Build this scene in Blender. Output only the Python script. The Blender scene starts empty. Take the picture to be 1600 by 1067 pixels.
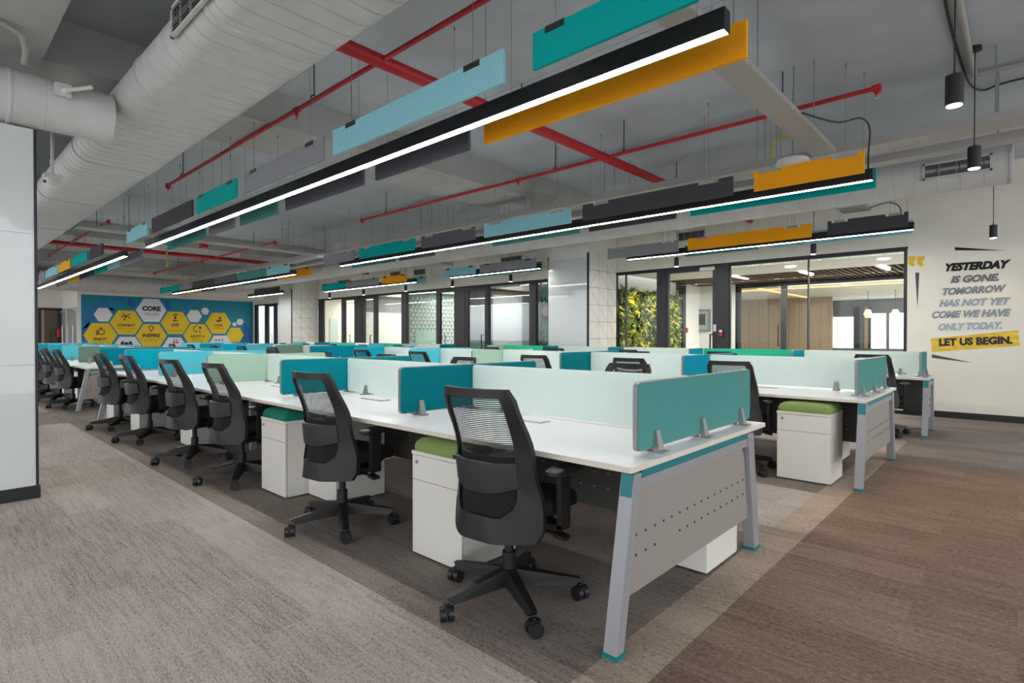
import bpy, bmesh, math, random
from mathutils import Vector, Matrix, Euler
random.seed(7)
PI = math.pi
SC = bpy.context.scene
COL = SC.collection

# ------------------------------------------------------------------ camera, world, exposure
F_PX, YAW, PITCH, ROLL, CAM_H = 863.57, .7436, -.0096, .0007, 1.28
_c, _s = math.cos(YAW), math.sin(YAW)
FW = Vector((-_s*math.cos(PITCH), _c*math.cos(PITCH), math.sin(PITCH)))
RT = Vector((_c, _s, 0)); UPV = RT.cross(FW)
R2 = math.cos(ROLL)*RT + math.sin(ROLL)*UPV
U2 = -math.sin(ROLL)*RT + math.cos(ROLL)*UPV
cam_data = bpy.data.cameras.new('camera')
cam = bpy.data.objects.new('camera', cam_data); COL.objects.link(cam)
cam_data.sensor_fit = 'HORIZONTAL'; cam_data.sensor_width = 36.0
cam_data.lens = F_PX/1600*36.0
cam_data.clip_start = .05; cam_data.clip_end = 200
m = Matrix.Identity(4)
for i in range(3):
    m[i][0], m[i][1], m[i][2] = R2[i], U2[i], -FW[i]
m[2][3] = CAM_H
cam.matrix_world = m
SC.camera = cam

world = bpy.data.worlds.new('world'); SC.world = world; world.use_nodes = True
WORLD_STRENGTH = 1.12
wb = world.node_tree.nodes['Background']
wb.inputs[0].default_value = (.95, .975, 1.0, 1); wb.inputs[1].default_value = WORLD_STRENGTH
_nt = world.node_tree          # bright overcast sky above the horizon, dull ground below it
_tc = _nt.nodes.new('ShaderNodeTexCoord'); _sx = _nt.nodes.new('ShaderNodeSeparateXYZ'); _rp = _nt.nodes.new('ShaderNodeValToRGB')
_nt.links.new(_tc.outputs['Generated'], _sx.inputs[0]); _nt.links.new(_sx.outputs['Z'], _rp.inputs[0]); _nt.links.new(_rp.outputs[0], wb.inputs[0])
_rp.color_ramp.elements[0].position = 0.0; _rp.color_ramp.elements[0].color = (.60, .63, .67, 1)
_rp.color_ramp.elements[1].position = .03; _rp.color_ramp.elements[1].color = (.92, .96, 1.0, 1)
SC.view_settings.view_transform = 'Standard'; SC.view_settings.look = 'None'
SC.view_settings.gamma = 1.0; SC.view_settings.use_curve_mapping = False
SC.view_settings.exposure = 1.3
LED_STRENGTH = 27.0          # the linear lamps' diffusers
ROOM_LAMP = .8             # scale for lamps in the rooms behind the glass

# measuring helpers: where a ray of the survey photo meets a plane of the room
CO = Vector((0, 0, CAM_H))
def _ray(u, v): return FW + R2*((u-800)/F_PX) + U2*((533.5-v)/F_PX)
def onz(u, v, z=0.0):
    d = _ray(u, v); return CO + d*((z-CAM_H)/d.z)
def onx(u, v, x):
    d = _ray(u, v); return CO + d*(x/d.x)
def ony(u, v, y):
    d = _ray(u, v); return CO + d*(y/d.y)
def ux(u, y, v=470): return ony(u, v, y).x

# ------------------------------------------------------------------ materials
def lin(h):
    h = h.lstrip('#'); out = []
    for i in (0, 2, 4):
        c = int(h[i:i+2], 16)/255
        out.append(c/12.92 if c <= .04045 else ((c+.055)/1.055)**2.4)
    return (*out, 1)
def mk(name, col, rough=.6, metal=0.0, noise=0.0, scale=40.0, bump=0.0, spec=.5, stretch=None, coat=0.0):
    mt = bpy.data.materials.new(name); mt.use_nodes = True
    nt = mt.node_tree; b = nt.nodes['Principled BSDF']
    c = lin(col) if isinstance(col, str) else col
    b.inputs['Base Color'].default_value = c
    b.inputs['Roughness'].default_value = rough; b.inputs['Metallic'].default_value = metal
    b.inputs['Specular IOR Level'].default_value = spec
    b.inputs['Coat Weight'].default_value = coat
    if noise or bump:
        tc = nt.nodes.new('ShaderNodeTexCoord'); mp = nt.nodes.new('ShaderNodeMapping')
        nt.links.new(tc.outputs['Object'], mp.inputs[0])
        if stretch: mp.inputs['Scale'].default_value = stretch
        n = nt.nodes.new('ShaderNodeTexNoise'); n.inputs['Scale'].default_value = scale; n.inputs['Detail'].default_value = 4
        nt.links.new(mp.outputs[0], n.inputs['Vector'])
        if noise:
            r = nt.nodes.new('ShaderNodeMix'); r.data_type = 'RGBA'
            r.inputs['A'].default_value = tuple(max(0, x*(1-noise)) for x in c[:3])+(1,)
            r.inputs['B'].default_value = tuple(min(1, x*(1+noise)) for x in c[:3])+(1,)
            cr = nt.nodes.new('ShaderNodeMapRange'); cr.inputs['From Min'].default_value = .3; cr.inputs['From Max'].default_value = .7
            nt.links.new(n.outputs['Fac'], cr.inputs['Value']); nt.links.new(cr.outputs['Result'], r.inputs['Factor'])
            nt.links.new(r.outputs['Result'], b.inputs['Base Color'])
        if bump:
            bp = nt.nodes.new('ShaderNodeBump'); bp.inputs['Strength'].default_value = bump; bp.inputs['Distance'].default_value = .004
            nt.links.new(n.outputs['Fac'], bp.inputs['Height']); nt.links.new(bp.outputs[0], b.inputs['Normal'])
    return mt
def emit(name, col, st):
    mt = bpy.data.materials.new(name); mt.use_nodes = True
    b = mt.node_tree.nodes['Principled BSDF']
    b.inputs['Base Color'].default_value = (.8, .8, .8, 1)
    b.inputs['Emission Color'].default_value = lin(col) if isinstance(col, str) else col
    b.inputs['Emission Strength'].default_value = st
    return mt
def glass_mat(name, tint, refl=1.0):
    mt = bpy.data.materials.new(name); mt.use_nodes = True
    nt = mt.node_tree; nt.nodes.clear()
    o = nt.nodes.new('ShaderNodeOutputMaterial'); t = nt.nodes.new('ShaderNodeBsdfTransparent'); g = nt.nodes.new('ShaderNodeBsdfGlossy')
    t.inputs[0].default_value = lin(tint); g.inputs['Roughness'].default_value = .02
    fr = nt.nodes.new('ShaderNodeFresnel'); fr.inputs['IOR'].default_value = 1.5
    ml = nt.nodes.new('ShaderNodeMath'); ml.operation = 'MULTIPLY'; ml.inputs[1].default_value = refl
    mx = nt.nodes.new('ShaderNodeMixShader')
    nt.links.new(fr.outputs[0], ml.inputs[0]); nt.links.new(ml.outputs[0], mx.inputs[0])
    nt.links.new(t.outputs[0], mx.inputs[1]); nt.links.new(g.outputs[0], mx.inputs[2]); nt.links.new(mx.outputs[0], o.inputs[0])
    return mt
def frosted_mat(name, col):
    mt = bpy.data.materials.new(name); mt.use_nodes = True
    nt = mt.node_tree; b = nt.nodes['Principled BSDF']; o = nt.nodes['Material Output']
    b.inputs['Base Color'].default_value = lin(col); b.inputs['Roughness'].default_value = .22
    tr = nt.nodes.new('ShaderNodeBsdfTranslucent'); tr.inputs[0].default_value = lin(col)
    mx = nt.nodes.new('ShaderNodeMixShader'); mx.inputs[0].default_value = .55
    nt.links.new(b.outputs[0], mx.inputs[1]); nt.links.new(tr.outputs[0], mx.inputs[2]); nt.links.new(mx.outputs[0], o.inputs[0])
    return mt
def carpet_mat(name, ca, cb, cd, streak=(1.2, 16, 1), tile=(1.0, .25), amt=.55):
    """woven carpet planks: fine fleck + streaks along the plank + plank-to-plank tone"""
    mt = bpy.data.materials.new(name); mt.use_nodes = True
    nt = mt.node_tree; b = nt.nodes['Principled BSDF']; b.inputs['Roughness'].default_value = .95; b.inputs['Specular IOR Level'].default_value = .1
    tc = nt.nodes.new('ShaderNodeTexCoord')
    def noise(scale, stretch, det=3, rough=.6):
        mp = nt.nodes.new('ShaderNodeMapping'); mp.inputs['Scale'].default_value = stretch
        nt.links.new(tc.outputs['Object'], mp.inputs[0])
        n = nt.nodes.new('ShaderNodeTexNoise'); n.inputs['Scale'].default_value = scale; n.inputs['Detail'].default_value = det; n.inputs['Roughness'].default_value = rough
        nt.links.new(mp.outputs[0], n.inputs['Vector']); return n
    def mathn(op, a, bb):
        q = nt.nodes.new('ShaderNodeMath'); q.operation = op
        for i, x in enumerate((a, bb)):
            if isinstance(x, (int, float)): q.inputs[i].default_value = x
            else: nt.links.new(x, q.inputs[i])
        return q.outputs[0]
    st = noise(3.0, streak, 5, .75); fl = noise(1.0, (45, 170, 1), 3, .7); cl = noise(.8, (.7, 1.5, 1), 3)
    br = nt.nodes.new('ShaderNodeTexBrick'); br.offset = .37; br.inputs['Scale'].default_value = 1.0
    br.inputs['Color1'].default_value = (0, 0, 0, 1); br.inputs['Color2'].default_value = (1, 1, 1, 1); br.inputs['Mortar'].default_value = (.4, .4, .4, 1)
    br.inputs['Mortar Size'].default_value = .002; br.inputs['Brick Width'].default_value = tile[0]; br.inputs['Row Height'].default_value = tile[1]
    nt.links.new(tc.outputs['Object'], br.inputs['Vector'])
    a = mathn('ADD', mathn('MULTIPLY', st.outputs['Fac'], .55), .225)
    a = mathn('ADD', a, mathn('MULTIPLY', mathn('SUBTRACT', fl.outputs['Fac'], .5), .95))
    bw = nt.nodes.new('ShaderNodeRGBToBW'); nt.links.new(br.outputs['Color'], bw.inputs[0])
    a = mathn('ADD', a, mathn('MULTIPLY', mathn('SUBTRACT', bw.outputs[0], .5), .10))
    a = mathn('ADD', a, mathn('MULTIPLY', mathn('SUBTRACT', cl.outputs['Fac'], .5), .30))
    rp = nt.nodes.new('ShaderNodeValToRGB'); e = rp.color_ramp.elements
    e[0].position = .27; e[0].color = lin(cd); e[1].position = .68; e[1].color = lin(cb)
    k = rp.color_ramp.elements.new(.48); k.color = lin(ca)
    nt.links.new(a, rp.inputs[0]); nt.links.new(rp.outputs[0], b.inputs['Base Color'])
    bp = nt.nodes.new('ShaderNodeBump'); bp.inputs['Strength'].default_value = .5; bp.inputs['Distance'].default_value = .003
    nt.links.new(fl.outputs['Fac'], bp.inputs['Height']); nt.links.new(bp.outputs[0], b.inputs['Normal'])
    return mt

M = {}
M['carpet_light'] = carpet_mat('carpet_light', '#a89e97', '#bdb4ad', '#69625d')
M['carpet_light_warm'] = carpet_mat('carpet_light_warm', '#a59384', '#bdac9d', '#6c5d52')  # light carpet again, with warm lamp light put into its colour
M['carpet_dark'] = carpet_mat('carpet_dark', '#80766f', '#968c84', '#4d4641')
M['carpet_brown'] = carpet_mat('carpet_brown', '#7d6a5d', '#9b8879', '#51423a')
M['ceiling'] = mk('ceiling_paint', '#b2b8bd', .9, noise=.05, scale=2.5)
M['concrete'] = mk('painted_concrete', '#a9a8a5', .9, noise=.06, scale=3)
M['wall'] = mk('cream_wall_paint', '#e8e3d6', .85, noise=.02, scale=3)
M['white_wall'] = mk('white_wall_paint', '#e4e2dc', .8, noise=.02, scale=3)
M['grey_wall'] = mk('grey_wall_paint', '#7f8184', .8, noise=.06, scale=4)
M['duct'] = mk('painted_duct', '#c6c5c2', .55, noise=.05, scale=6, spec=.4)
M['duct_seam'] = mk('duct_seam_shadow', '#8f8a84', .6)
M['dark_gap'] = mk('dark_void', '#15151a', .8)
M['black'] = mk('black_powder_coat', '#1b1b1f', .45)
M['black_frame'] = mk('black_door_frame', '#26252a', .5)
M['red'] = mk('red_pipe_paint', '#b01822', .45, noise=.06, scale=8)
M['red_bulb'] = mk('red_glass_bulb', '#ff3a20', .2)
M['tray'] = mk('galvanised_tray', '#a5a29d', .5, metal=.2)
M['steel'] = mk('brushed_steel', '#b7b7b9', .35, metal=.8, noise=.05, scale=60)
M['leg_grey'] = mk('silver_grey_paint', '#9c9c9f', .42, metal=.25)
M['panel_grey'] = mk('grey_metal_panel', '#9a948d', .5, metal=.15)
M['panel_dark'] = mk('dark_modesty_panel', '#5b5957', .55, metal=.1)
M['teal_cap'] = mk('teal_plastic', '#00767d', .4)
M['desk_top'] = mk('white_laminate', '#e6e6e8', .28, noise=.01, scale=30, coat=.15)
M['desk_edge'] = mk('cream_edge_band', '#dcd2c4', .5)
M['ped'] = mk('white_pedestal_paint', '#dedad2', .45)
M['ped_gap'] = mk('pedestal_gap', '#55504a', .8)
M['lime'] = mk('lime_cushion_fabric', '#7f9350', .9, noise=.1, scale=180, bump=.3)
M['emerald'] = mk('green_cushion_fabric', '#00705f', .9, noise=.1, scale=180, bump=.3)
M['chair'] = mk('black_chair_plastic', '#1b191a', .5)
M['chair_grey'] = mk('charcoal_chair_plastic', '#262427', .5)
M['chair_mesh'] = mk('black_mesh_thread', '#1a1a1c', .8)
M['chair_fabric'] = mk('black_seat_fabric', '#131315', .95, noise=.2, scale=250, bump=.4)
M['clip'] = mk('cast_clip_metal', '#939190', .4, metal=.5)
M['frost'] = frosted_mat('frosted_glass', '#f2fbf8')
M['glass'] = glass_mat('clear_glass', '#f6f9f8', .4)
M['glossy_white'] = mk('back_painted_white_glass', '#d3d7d6', .035, coat=.4)
M['led'] = emit('led_diffuser', '#fffcf7', LED_STRENGTH)
M['downlight'] = emit('downlight_lens', '#fff3e4', 9*ROOM_LAMP)
M['cove'] = emit('warm_cove_led', '#ff9a45', 1.2*ROOM_LAMP)
M['daylight'] = emit('daylit_window', '#f3f8ff', 3.2*ROOM_LAMP)
M['wood'] = mk('light_oak_veneer', '#b79c80', .5, noise=.14, scale=6, stretch=(8, 8, .6))
M['wood_dark'] = mk('brown_slat_wood', '#5f4630', .55, noise=.15, scale=8)
M['white_plastic'] = mk('white_plastic', '#dedcd6', .4)
M['cable'] = mk('black_cable', '#202022', .6)
M['wire'] = mk('thin_steel_wire', '#8d8e90', .5, metal=.3)
M['yg_cable'] = mk('yellow_green_cable', '#a9b52c', .5)
FELT = {'teal': '#05a09a', 'blue': '#8cc5cf', 'grey': '#8c8c90', 'charcoal': '#4a494b', 'yellow': '#f3a41c', 'green': '#4f8d86', 'dkgrey': '#5f5f66', 'mustard': '#e3b02a'}
for k, v in FELT.items(): M['felt_'+k] = mk('felt_'+k, v, .95, noise=.16 if 'grey' in k or k == 'charcoal' else .06, scale=70, bump=.3, spec=.15)
SCR = {'muted': '#528f8a', 'teal': '#006a74', 'teal2': '#007a84', 'sage': '#a3c2ae', 'blue': '#55bccd', 'cyan': '#08a0b4', 'bluet': '#0089a0', 'moss': '#75907f', 'mint': '#35c59c'}
for k, v in SCR.items(): M['scr_'+k] = mk('screen_fabric_'+k, v, .9, noise=.05, scale=200, bump=.2, spec=.12)

# ------------------------------------------------------------------ mesh builder
class MB:
    def __init__(s): s.v = []; s.f = []; s.sm = []
    def add(s, vs, fs, smooth=False):
        o = len(s.v); s.v += [tuple(v) for v in vs]
        for f in fs: s.f.append(tuple(i+o for i in f)); s.sm.append(smooth)
        return s
    def box(s, x0, x1, y0, y1, z0, z1):
        return s.add([(x0,y0,z0),(x1,y0,z0),(x1,y1,z0),(x0,y1,z0),(x0,y0,z1),(x1,y0,z1),(x1,y1,z1),(x0,y1,z1)],
                     [(0,3,2,1),(4,5,6,7),(0,1,5,4),(1,2,6,5),(2,3,7,6),(3,0,4,7)])
    def hexa(s, lo, hi):   # 4 lower + 4 upper corner points
        return s.add(list(lo)+list(hi), [(0,3,2,1),(4,5,6,7),(0,1,5,4),(1,2,6,5),(2,3,7,6),(3,0,4,7)])
    def loft(s, rings, closed=True, caps=True, smooth=True):
        n = len(rings[0]); o = len(s.v)
        for r in rings: s.v += [tuple(p) for p in r]
        m_ = n if closed else n-1
        for k in range(len(rings)-1):
            for i in range(m_):
                j = (i+1) % n
                s.f.append((o+k*n+i, o+k*n+j, o+(k+1)*n+j, o+(k+1)*n+i)); s.sm.append(smooth)
        if caps:
            s.f.append(tuple(o+i for i in reversed(range(n)))); s.sm.append(False)
            s.f.append(tuple(o+(len(rings)-1)*n+i for i in range(n))); s.sm.append(False)
        return s
    def tube(s, pts, r, n=8):
        pts = [Vector(p) for p in pts]; rs = r if isinstance(r, (list, tuple)) else [r]*len(pts)
        rings = []; up = None
        for i, p in enumerate(pts):
            a = pts[max(i-1, 0)]; b = pts[min(i+1, len(pts)-1)]
            d = (b-a).normalized()
            if up is None:
                up = Vector((0, 0, 1)) if abs(d.z) < .9 else Vector((1, 0, 0))
            x = d.cross(up)
            if x.length < 1e-4: x = d.cross(Vector((0, 1, 0)))
            x.normalize(); y = x.cross(d).normalized(); up = y
            rings.append([p + (x*math.cos(2*PI*k/n)+y*math.sin(2*PI*k/n))*rs[i] for k in range(n)])
        return s.loft(rings)
    def cyl(s, x, y, z0, z1, r, n=16, r2=None):
        return s.tube([(x,y,z0),(x,y,z1)], [r, r if r2 is None else r2], n)
    def prism(s, poly, fn, d0, d1):   # poly of 2-D points, fn(a,b,d) -> 3-D point
        n = len(poly)
        vs = [fn(a, b, d0) for a, b in poly]+[fn(a, b, d1) for a, b in poly]
        return s.add(vs, [tuple(reversed(range(n))), tuple(range(n, 2*n))]+[(i, (i+1) % n, n+(i+1) % n, n+i) for i in range(n)])
    def mesh(s, name):
        me = bpy.data.meshes.new(name); me.from_pydata(s.v, [], s.f)
        bm = bmesh.new(); bm.from_mesh(me); bmesh.ops.recalc_face_normals(bm, faces=bm.faces); bm.to_mesh(me); bm.free()
        if any(s.sm):
            me.polygons.foreach_set('use_smooth', [True]*len(me.polygons)); me.set_sharp_from_angle(angle=math.radians(38))
        return me
def obj(name, mesh, mat, parent=None, loc=None, rot=None):
    if isinstance(mesh, MB): mesh = mesh.mesh(name)
    o = bpy.data.objects.new(name, mesh); COL.objects.link(o)
    if mat is not None and not mesh.materials:
        for q in (mat if isinstance(mat, (list, tuple)) else [mat]): mesh.materials.append(M[q] if isinstance(q, str) else q)
    if parent: o.parent = parent
    if loc is not None: o.location = loc
    if rot is not None: o.rotation_euler = rot
    return o
def tag(o, label=None, cat=None, group=None, kind=None):
    if label: o['label'] = label
    if cat: o['category'] = cat
    if group: o['group'] = group
    if kind: o['kind'] = kind
    return o
def thing(name, loc=(0,0,0), rz=0, label=None, cat=None, group=None, kind=None):
    o = bpy.data.objects.new(name, None); COL.objects.link(o); o.location = loc; o.rotation_euler = (0, 0, rz)
    o.empty_display_size = .1
    return tag(o, label, cat, group, kind)
def struct(name, mesh, mat, label=None, parent=None):
    o = obj(name, mesh, mat, parent)
    if parent is None: tag(o, label, None, None, 'structure')
    return o
def copy_tree(o, parent=None):
    c = o.copy(); COL.objects.link(c)
    if parent: c.parent = parent
    for ch in list(o.children): copy_tree(ch, c)
    return c
def rrect(hw, hh, r, n=5):
    pts = []
    for cx, cy, a0 in ((hw-r, hh-r, 0), (-hw+r, hh-r, 90), (-hw+r, -hh+r, 180), (hw-r, -hh+r, 270)):
        for k in range(n+1):
            a = math.radians(a0+90*k/n); pts.append((cx+r*math.cos(a), cy+r*math.sin(a)))
    return pts
def sup(n, e):   # superellipse unit loop
    out = []
    for k in range(n):
        t = 2*PI*k/n; c, s_ = math.cos(t), math.sin(t)
        out.append((math.copysign(abs(c)**e, c), math.copysign(abs(s_)**e, s_)))
    return out
def smooth(pts, k=5):
    pts = [Vector(p) for p in pts]; out = []
    for i in range(len(pts)-1):
        a, b, c, d = pts[max(i-1, 0)], pts[i], pts[i+1], pts[min(i+2, len(pts)-1)]
        for j in range(k):
            t = j/k; out.append(.5*((2*b)+(c-a)*t+(2*a-5*b+4*c-d)*t*t+(3*b-a-3*c+d)*t**3))
    return out+[pts[-1]]
def text_mesh(body, size, shear=0.0, offset=0.0, extrude=.001, width=None, keep=False):
    cu = bpy.data.curves.new('txt', 'FONT'); cu.body = body; cu.size = size; cu.shear = shear; cu.offset = offset; cu.extrude = extrude
    cu.align_x = 'CENTER'; cu.align_y = 'CENTER'; cu.resolution_u = 3
    o = bpy.data.objects.new('txt', cu); COL.objects.link(o)
    me = bpy.data.meshes.new_from_object(o.evaluated_get(bpy.context.evaluated_depsgraph_get()))
    bpy.data.objects.remove(o); bpy.data.curves.remove(cu)
    if width:
        xs = [v.co.x for v in me.vertices]; ys = [v.co.y for v in me.vertices]; k = width/(max(xs)-min(xs)); c = (max(xs)+min(xs))/2
        cy = (max(ys)+min(ys))/2
        for v in me.vertices: v.co.x = (v.co.x-c)*k; v.co.y = (v.co.y-cy)*(k if keep else 1)
    me.materials.clear()
    return me
ORD = ['nearest', 'second', 'third', 'fourth', 'fifth', 'sixth', 'seventh', 'eighth', 'ninth', 'tenth', 'eleventh', 'twelfth']

# ------------------------------------------------------------------ the shell
YB, XL, ZC = 11.05, -26.83, 3.9
XE, YF = 5.0, -5.0                      # open sides of the floor plate (daylight comes in there)
XEND = -30.0
ZG = 2.72                               # top of the glazed partitions
floor = struct('floor', MB().box(XEND-.5, XE, YF, 26, -.15, -.006), 'concrete', 'carpeted office floor in light grey, dark grey and brown fields')
def carpet(x0, x1, y0, y1, m): obj('carpet_field', MB().box(x0, x1, y0, y1, -.006, 0), m, floor)
carpet(XEND, -12, YF, 1.56, 'carpet_light'); carpet(-10.3, -1.215, YF, 1.56, 'carpet_light'); carpet(-12, -10.3, YF, YB, 'carpet_dark')
for x0, x1 in ((XEND, -12), (-10.3, -1.215)):
    carpet(x0, x1, 1.56, 3.68, 'carpet_dark'); carpet(x0, x1, 3.68, 5.0, 'carpet_light'); carpet(x0, x1, 5.0, 7.15, 'carpet_dark')
    carpet(x0, x1, 7.15, 8.25, 'carpet_light'); carpet(x0, x1, 8.25, YB, 'carpet_dark')
carpet(-1.215, -1.005, YF, 8.25, 'carpet_light_warm'); carpet(-1.215, -1.005, 8.25, YB, 'carpet_dark')
carpet(-1.005, XE, YF, 7.0, 'carpet_brown'); carpet(-1.005, XE, 7.0, YB, 'carpet_dark')

ceil = struct('ceiling', MB().box(XEND-.5, XE, YF, YB+.1, ZC, ZC+.15), 'ceiling', 'exposed grey painted concrete ceiling')
def beam(x0, x1, y0, y1, z): obj('beam', MB().box(x0, x1, y0, y1, z, ZC), 'concrete', ceil)
beam(-6.86, -5.87, .72, 6.85, 3.53); beam(-6.86, -5.87, 6.85, YB, 3.72)
beam(-16.5, -15.6, .72, YB, 3.53); beam(-22.6, -21.6, .72, YB, 3.53); beam(XEND, XE, -1.5, .72, 3.47)
for y in (4.3, 8.9): obj('ceiling_joint', MB().box(XEND, XE, y, y+.03, ZC-.006, ZC), 'ceiling', ceil)

XG = ux(1415, YB)
wb_ = MB().box(XG, XE, YB, YB+.12, 0, ZC).box(XL, XG, YB+.01, YB+.12, ZG+.02, ZC)
wall_back = struct('wall_back', wb_, 'wall', 'cream painted wall with quote and glazed partitions below')
x = XL
while x < XG-.05:
    w = min(.66, XG-x); obj('panel', MB().box(x+.003, x+w-.003, YB, YB+.01, ZG+.02, ZC), 'wall', wall_back); x += w
struct('baseboard_back', MB().box(XG, XE, YB-.015, YB, 0, .1), 'black', 'black skirting along the cream quote wall')
wall_left = struct('wall_left', MB().box(XL-.12, XL, 4.36, YB, 0, ZC), 'wall', 'cream end wall that carries the core values mural')
struct('wall_corridor', MB().box(XEND, XL-.12, 4.36, 4.48, 0, ZC), 'white_wall', 'white corridor wall left of the mural')
struct('wall_end', MB().box(XEND-.12, XEND, YF, 4.36, 0, ZC), 'wall', 'cream wall around the black framed door at the far left end')
struct('trim_1', MB().box(XEND, XL, 1.5, 4.36, 3.2, 3.3), 'white_wall', 'white dropped soffit over the far left corridor')

# near column on the left: white back-painted glass with black edges
YC = onz(60, 777).y; XC = -5.72
lc = struct('column', MB().box(XC-1.2, XC-.012, YF, YC-.012, 0, 2.9), 'white_wall', 'large white clad column at the left edge of the view')
for z0, z1 in ((.1, 1.05), (1.053, 2.08), (2.083, 2.9)): obj('glass_panel', MB().box(XC-.012, XC, -3.5, YC-.014, z0, z1), 'glossy_white', lc)
obj('edge_trim', MB().box(XC-.02, XC+.006, YC-.014, YC+.004, 0, 2.9), 'black', lc)
obj('skirting', MB().box(XC-.012, XC+.018, -3.5, YC+.012, 0, .1), 'black', lc)

def tiled_column(u_far, u_near, u_left, label):
    xs = ux(u_far, YB); y0 = onx(u_near, 470, xs).y; xl = ux(u_left, y0)
    c = struct('column', MB().box(xl, xs-.012, y0+.012, YB, 0, ZC), 'white_wall', label)
    obj('glass_panel', MB().box(xl+.012, xs-.05, y0, y0+.012, .1, 3.0), 'glossy_white', c)
    obj('edge_trim', MB().box(xs-.05, xs, y0-.004, y0+.012, 0, 3.1), 'black', c)
    obj('edge_trim', MB().box(xl-.004, xl+.012, y0-.004, y0+.012, 0, 3.1), 'black', c)
    obj('skirting', MB().box(xl, xs+.01, y0-.012, YB, 0, .1), 'black', c)
    n = 3; w = (YB-y0-.02)/n; h = .375; g = .006
    obj('tile_joint', MB().box(xs-.0125, xs-.009, y0+.012, YB, .1, 3.1), mk('tile_joint', '#a9a7a4', .9), c)
    A = MB().prism([(g, g), (w-2*g, g), (g, h-2*g)], lambda a, b, d: (d, a, b), 0, .012).mesh('tile')
    B = MB().prism([(w-g, h-g), (2*g, h-g), (w-g, 2*g)], lambda a, b, d: (d, a, b), 0, .012).mesh('tile')
    A2 = MB().prism([(g, g), (w-g, g*2), (w-g, h-2*g)], lambda a, b, d: (d, a, b), 0, .012).mesh('tile')
    B2 = MB().prism([(g, 2*g), (w-2*g, h-g), (g, h-g)], lambda a, b, d: (d, a, b), 0, .012).mesh('tile')
    for r in range(8):
        for k in range(n):
            fl = (k == 0 and r % 4 > 1)
            for me in ((A2, B2) if fl else (A, B)):
                obj('tile', me, 'white_wall', c, (xs-.0085, y0+.016+k*w, .1+r*h))
    return xs, y0, xl
C1 = tiled_column(963, 920, 856, 'white glass fronted column with triangle tiled side left of the green wall')
C2 = tiled_column(497, 456, 435, 'white glass fronted column with triangle tiled side right of the mural')

# ------------------------------------------------------------------ glazed partitions
NW = [0]; ND = [0]
YG = YB+.05
def post(u0, u1, wide=False):
    x0, x1 = ux(u0, YB), ux(u1, YB)
    t = struct('trim_%d' % (2+len([o for o in COL.objects if o.name.startswith('trim_')])), MB().box(x0, x1, YB, YB+.1, 0, ZG), 'black_frame', 'black upright between the glazed partitions')
    return t
def pane(u0, u1, label):
    x0, x1 = ux(u0, YB), ux(u1, YB); NW[0] += 1
    fr = MB().box(x0, x1, YB+.02, YB+.08, ZG-.035, ZG).box(x0, x1, YB+.02, YB+.08, 0, .06).box(x0, x0+.02, YB+.02, YB+.08, .06, ZG-.035)
    w = struct('window_%d' % NW[0], fr, 'black_frame', label)
    obj('pane', MB().box(x0+.02, x1-.002, YG-.005, YG+.005, .06, ZG-.035), 'glass', w)
def door(u0, u1, g0, g1, hu, label, head=.1, box=False):
    x0, x1, a, b = ux(u0, YB), ux(u1, YB), ux(g0, YB), ux(g1, YB); ND[0] += 1
    fr = MB().box(x0, a, YB+.01, YB+.09, 0, ZG).box(b, x1, YB+.01, YB+.09, 0, ZG).box(a, b, YB+.01, YB+.09, ZG-head, ZG).box(a, b, YB+.02, YB+.08, 0, .12)
    d = struct('door_%d' % ND[0], fr, 'black_frame', label)
    obj('pane', MB().box(a, b, YG-.005, YG+.005, .12, ZG-head), 'glass', d)
    hx = ux(hu, YB); s = -1 if hx > (x0+x1)/2 else 1
    obj('handle', MB().tube([(hx, YB+.01, 1.32), (hx, YB-.07, 1.32), (hx, YB-.07, .9), (hx, YB+.01, .9)], .017, 8), 'black', d)
    obj('handle', MB().tube([(hx+s*.02, YB+.09, 1.32), (hx+s*.02, YB+.14, 1.32), (hx+s*.02, YB+.14, .9), (hx+s*.02, YB+.09, .9)], .012, 8), 'black', d)
    return d
struct('trim_2', MB().box(XL, XG+.03, YB-.005, YB+.1, ZG, ZG+.03), 'black_frame', 'black head rail over the glazed partitions')
post(397, 401); pane(401, 413, 'narrow clear pane beside the mural'); door(413, 431, 418, 427, 419.5, 'narrow black framed glass door between mural and tiled column')
pane(431, 436, 'narrow clear pane left of the far tiled column')
post(497, 504); pane(504, 533, 'clear pane right of the far tiled column'); door(533, 556, 538, 553, 541, 'black framed glass door nearest the far tiled column')
post(556, 565); door(565, 588, 568.5, 583, 581, 'black framed glass door left of the grey topped room')
pane(588, 627, 'clear pane before the grey and white meeting room'); post(627, 635)
pane(635, 681, 'clear pane before the triangle patterned wall'); door(681, 710, 687, 709, 689, 'black framed glass door right of the triangle patterned wall')
post(710, 726); door(726, 763, 730.5, 757, 755, 'black framed glass door left of the whiteboard room')
pane(763, 827, 'clear pane before the whiteboard room'); post(827, 837); pane(837, 880, 'clear pane before the teal floral panel')
pane(962, 976, 'narrow clear pane before the left edge of the green wall'); pane(976, 1026, 'clear pane before the green plant wall'); post(1026, 1040)
dr = door(1040, 1122, 1044, 1113, 1112, 'tall black framed glass door right of the green plant wall', .09)
post(1122, 1139)
obj('closer_plate', MB().box(ux(1093, YB), ux(1116, YB), YB, YB+.012, 2.63, 2.70), 'white_plastic', dr)
obj('lock_plate', MB().box(ux(1114.5, YB), ux(1119, YB), YB, YB+.012, 1.38, 1.52), 'steel', dr)
pane(1139, 1261, 'large clear pane before the lobby, its left half'); pane(1261, 1412, 'large clear pane before the lobby, its right half')
struct('trim_30', MB().box(ux(1412, YB), XG+.02, YB-.004, YB+.1, 0, ZG), 'black_frame', 'black end upright of the lobby glazing')

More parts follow.
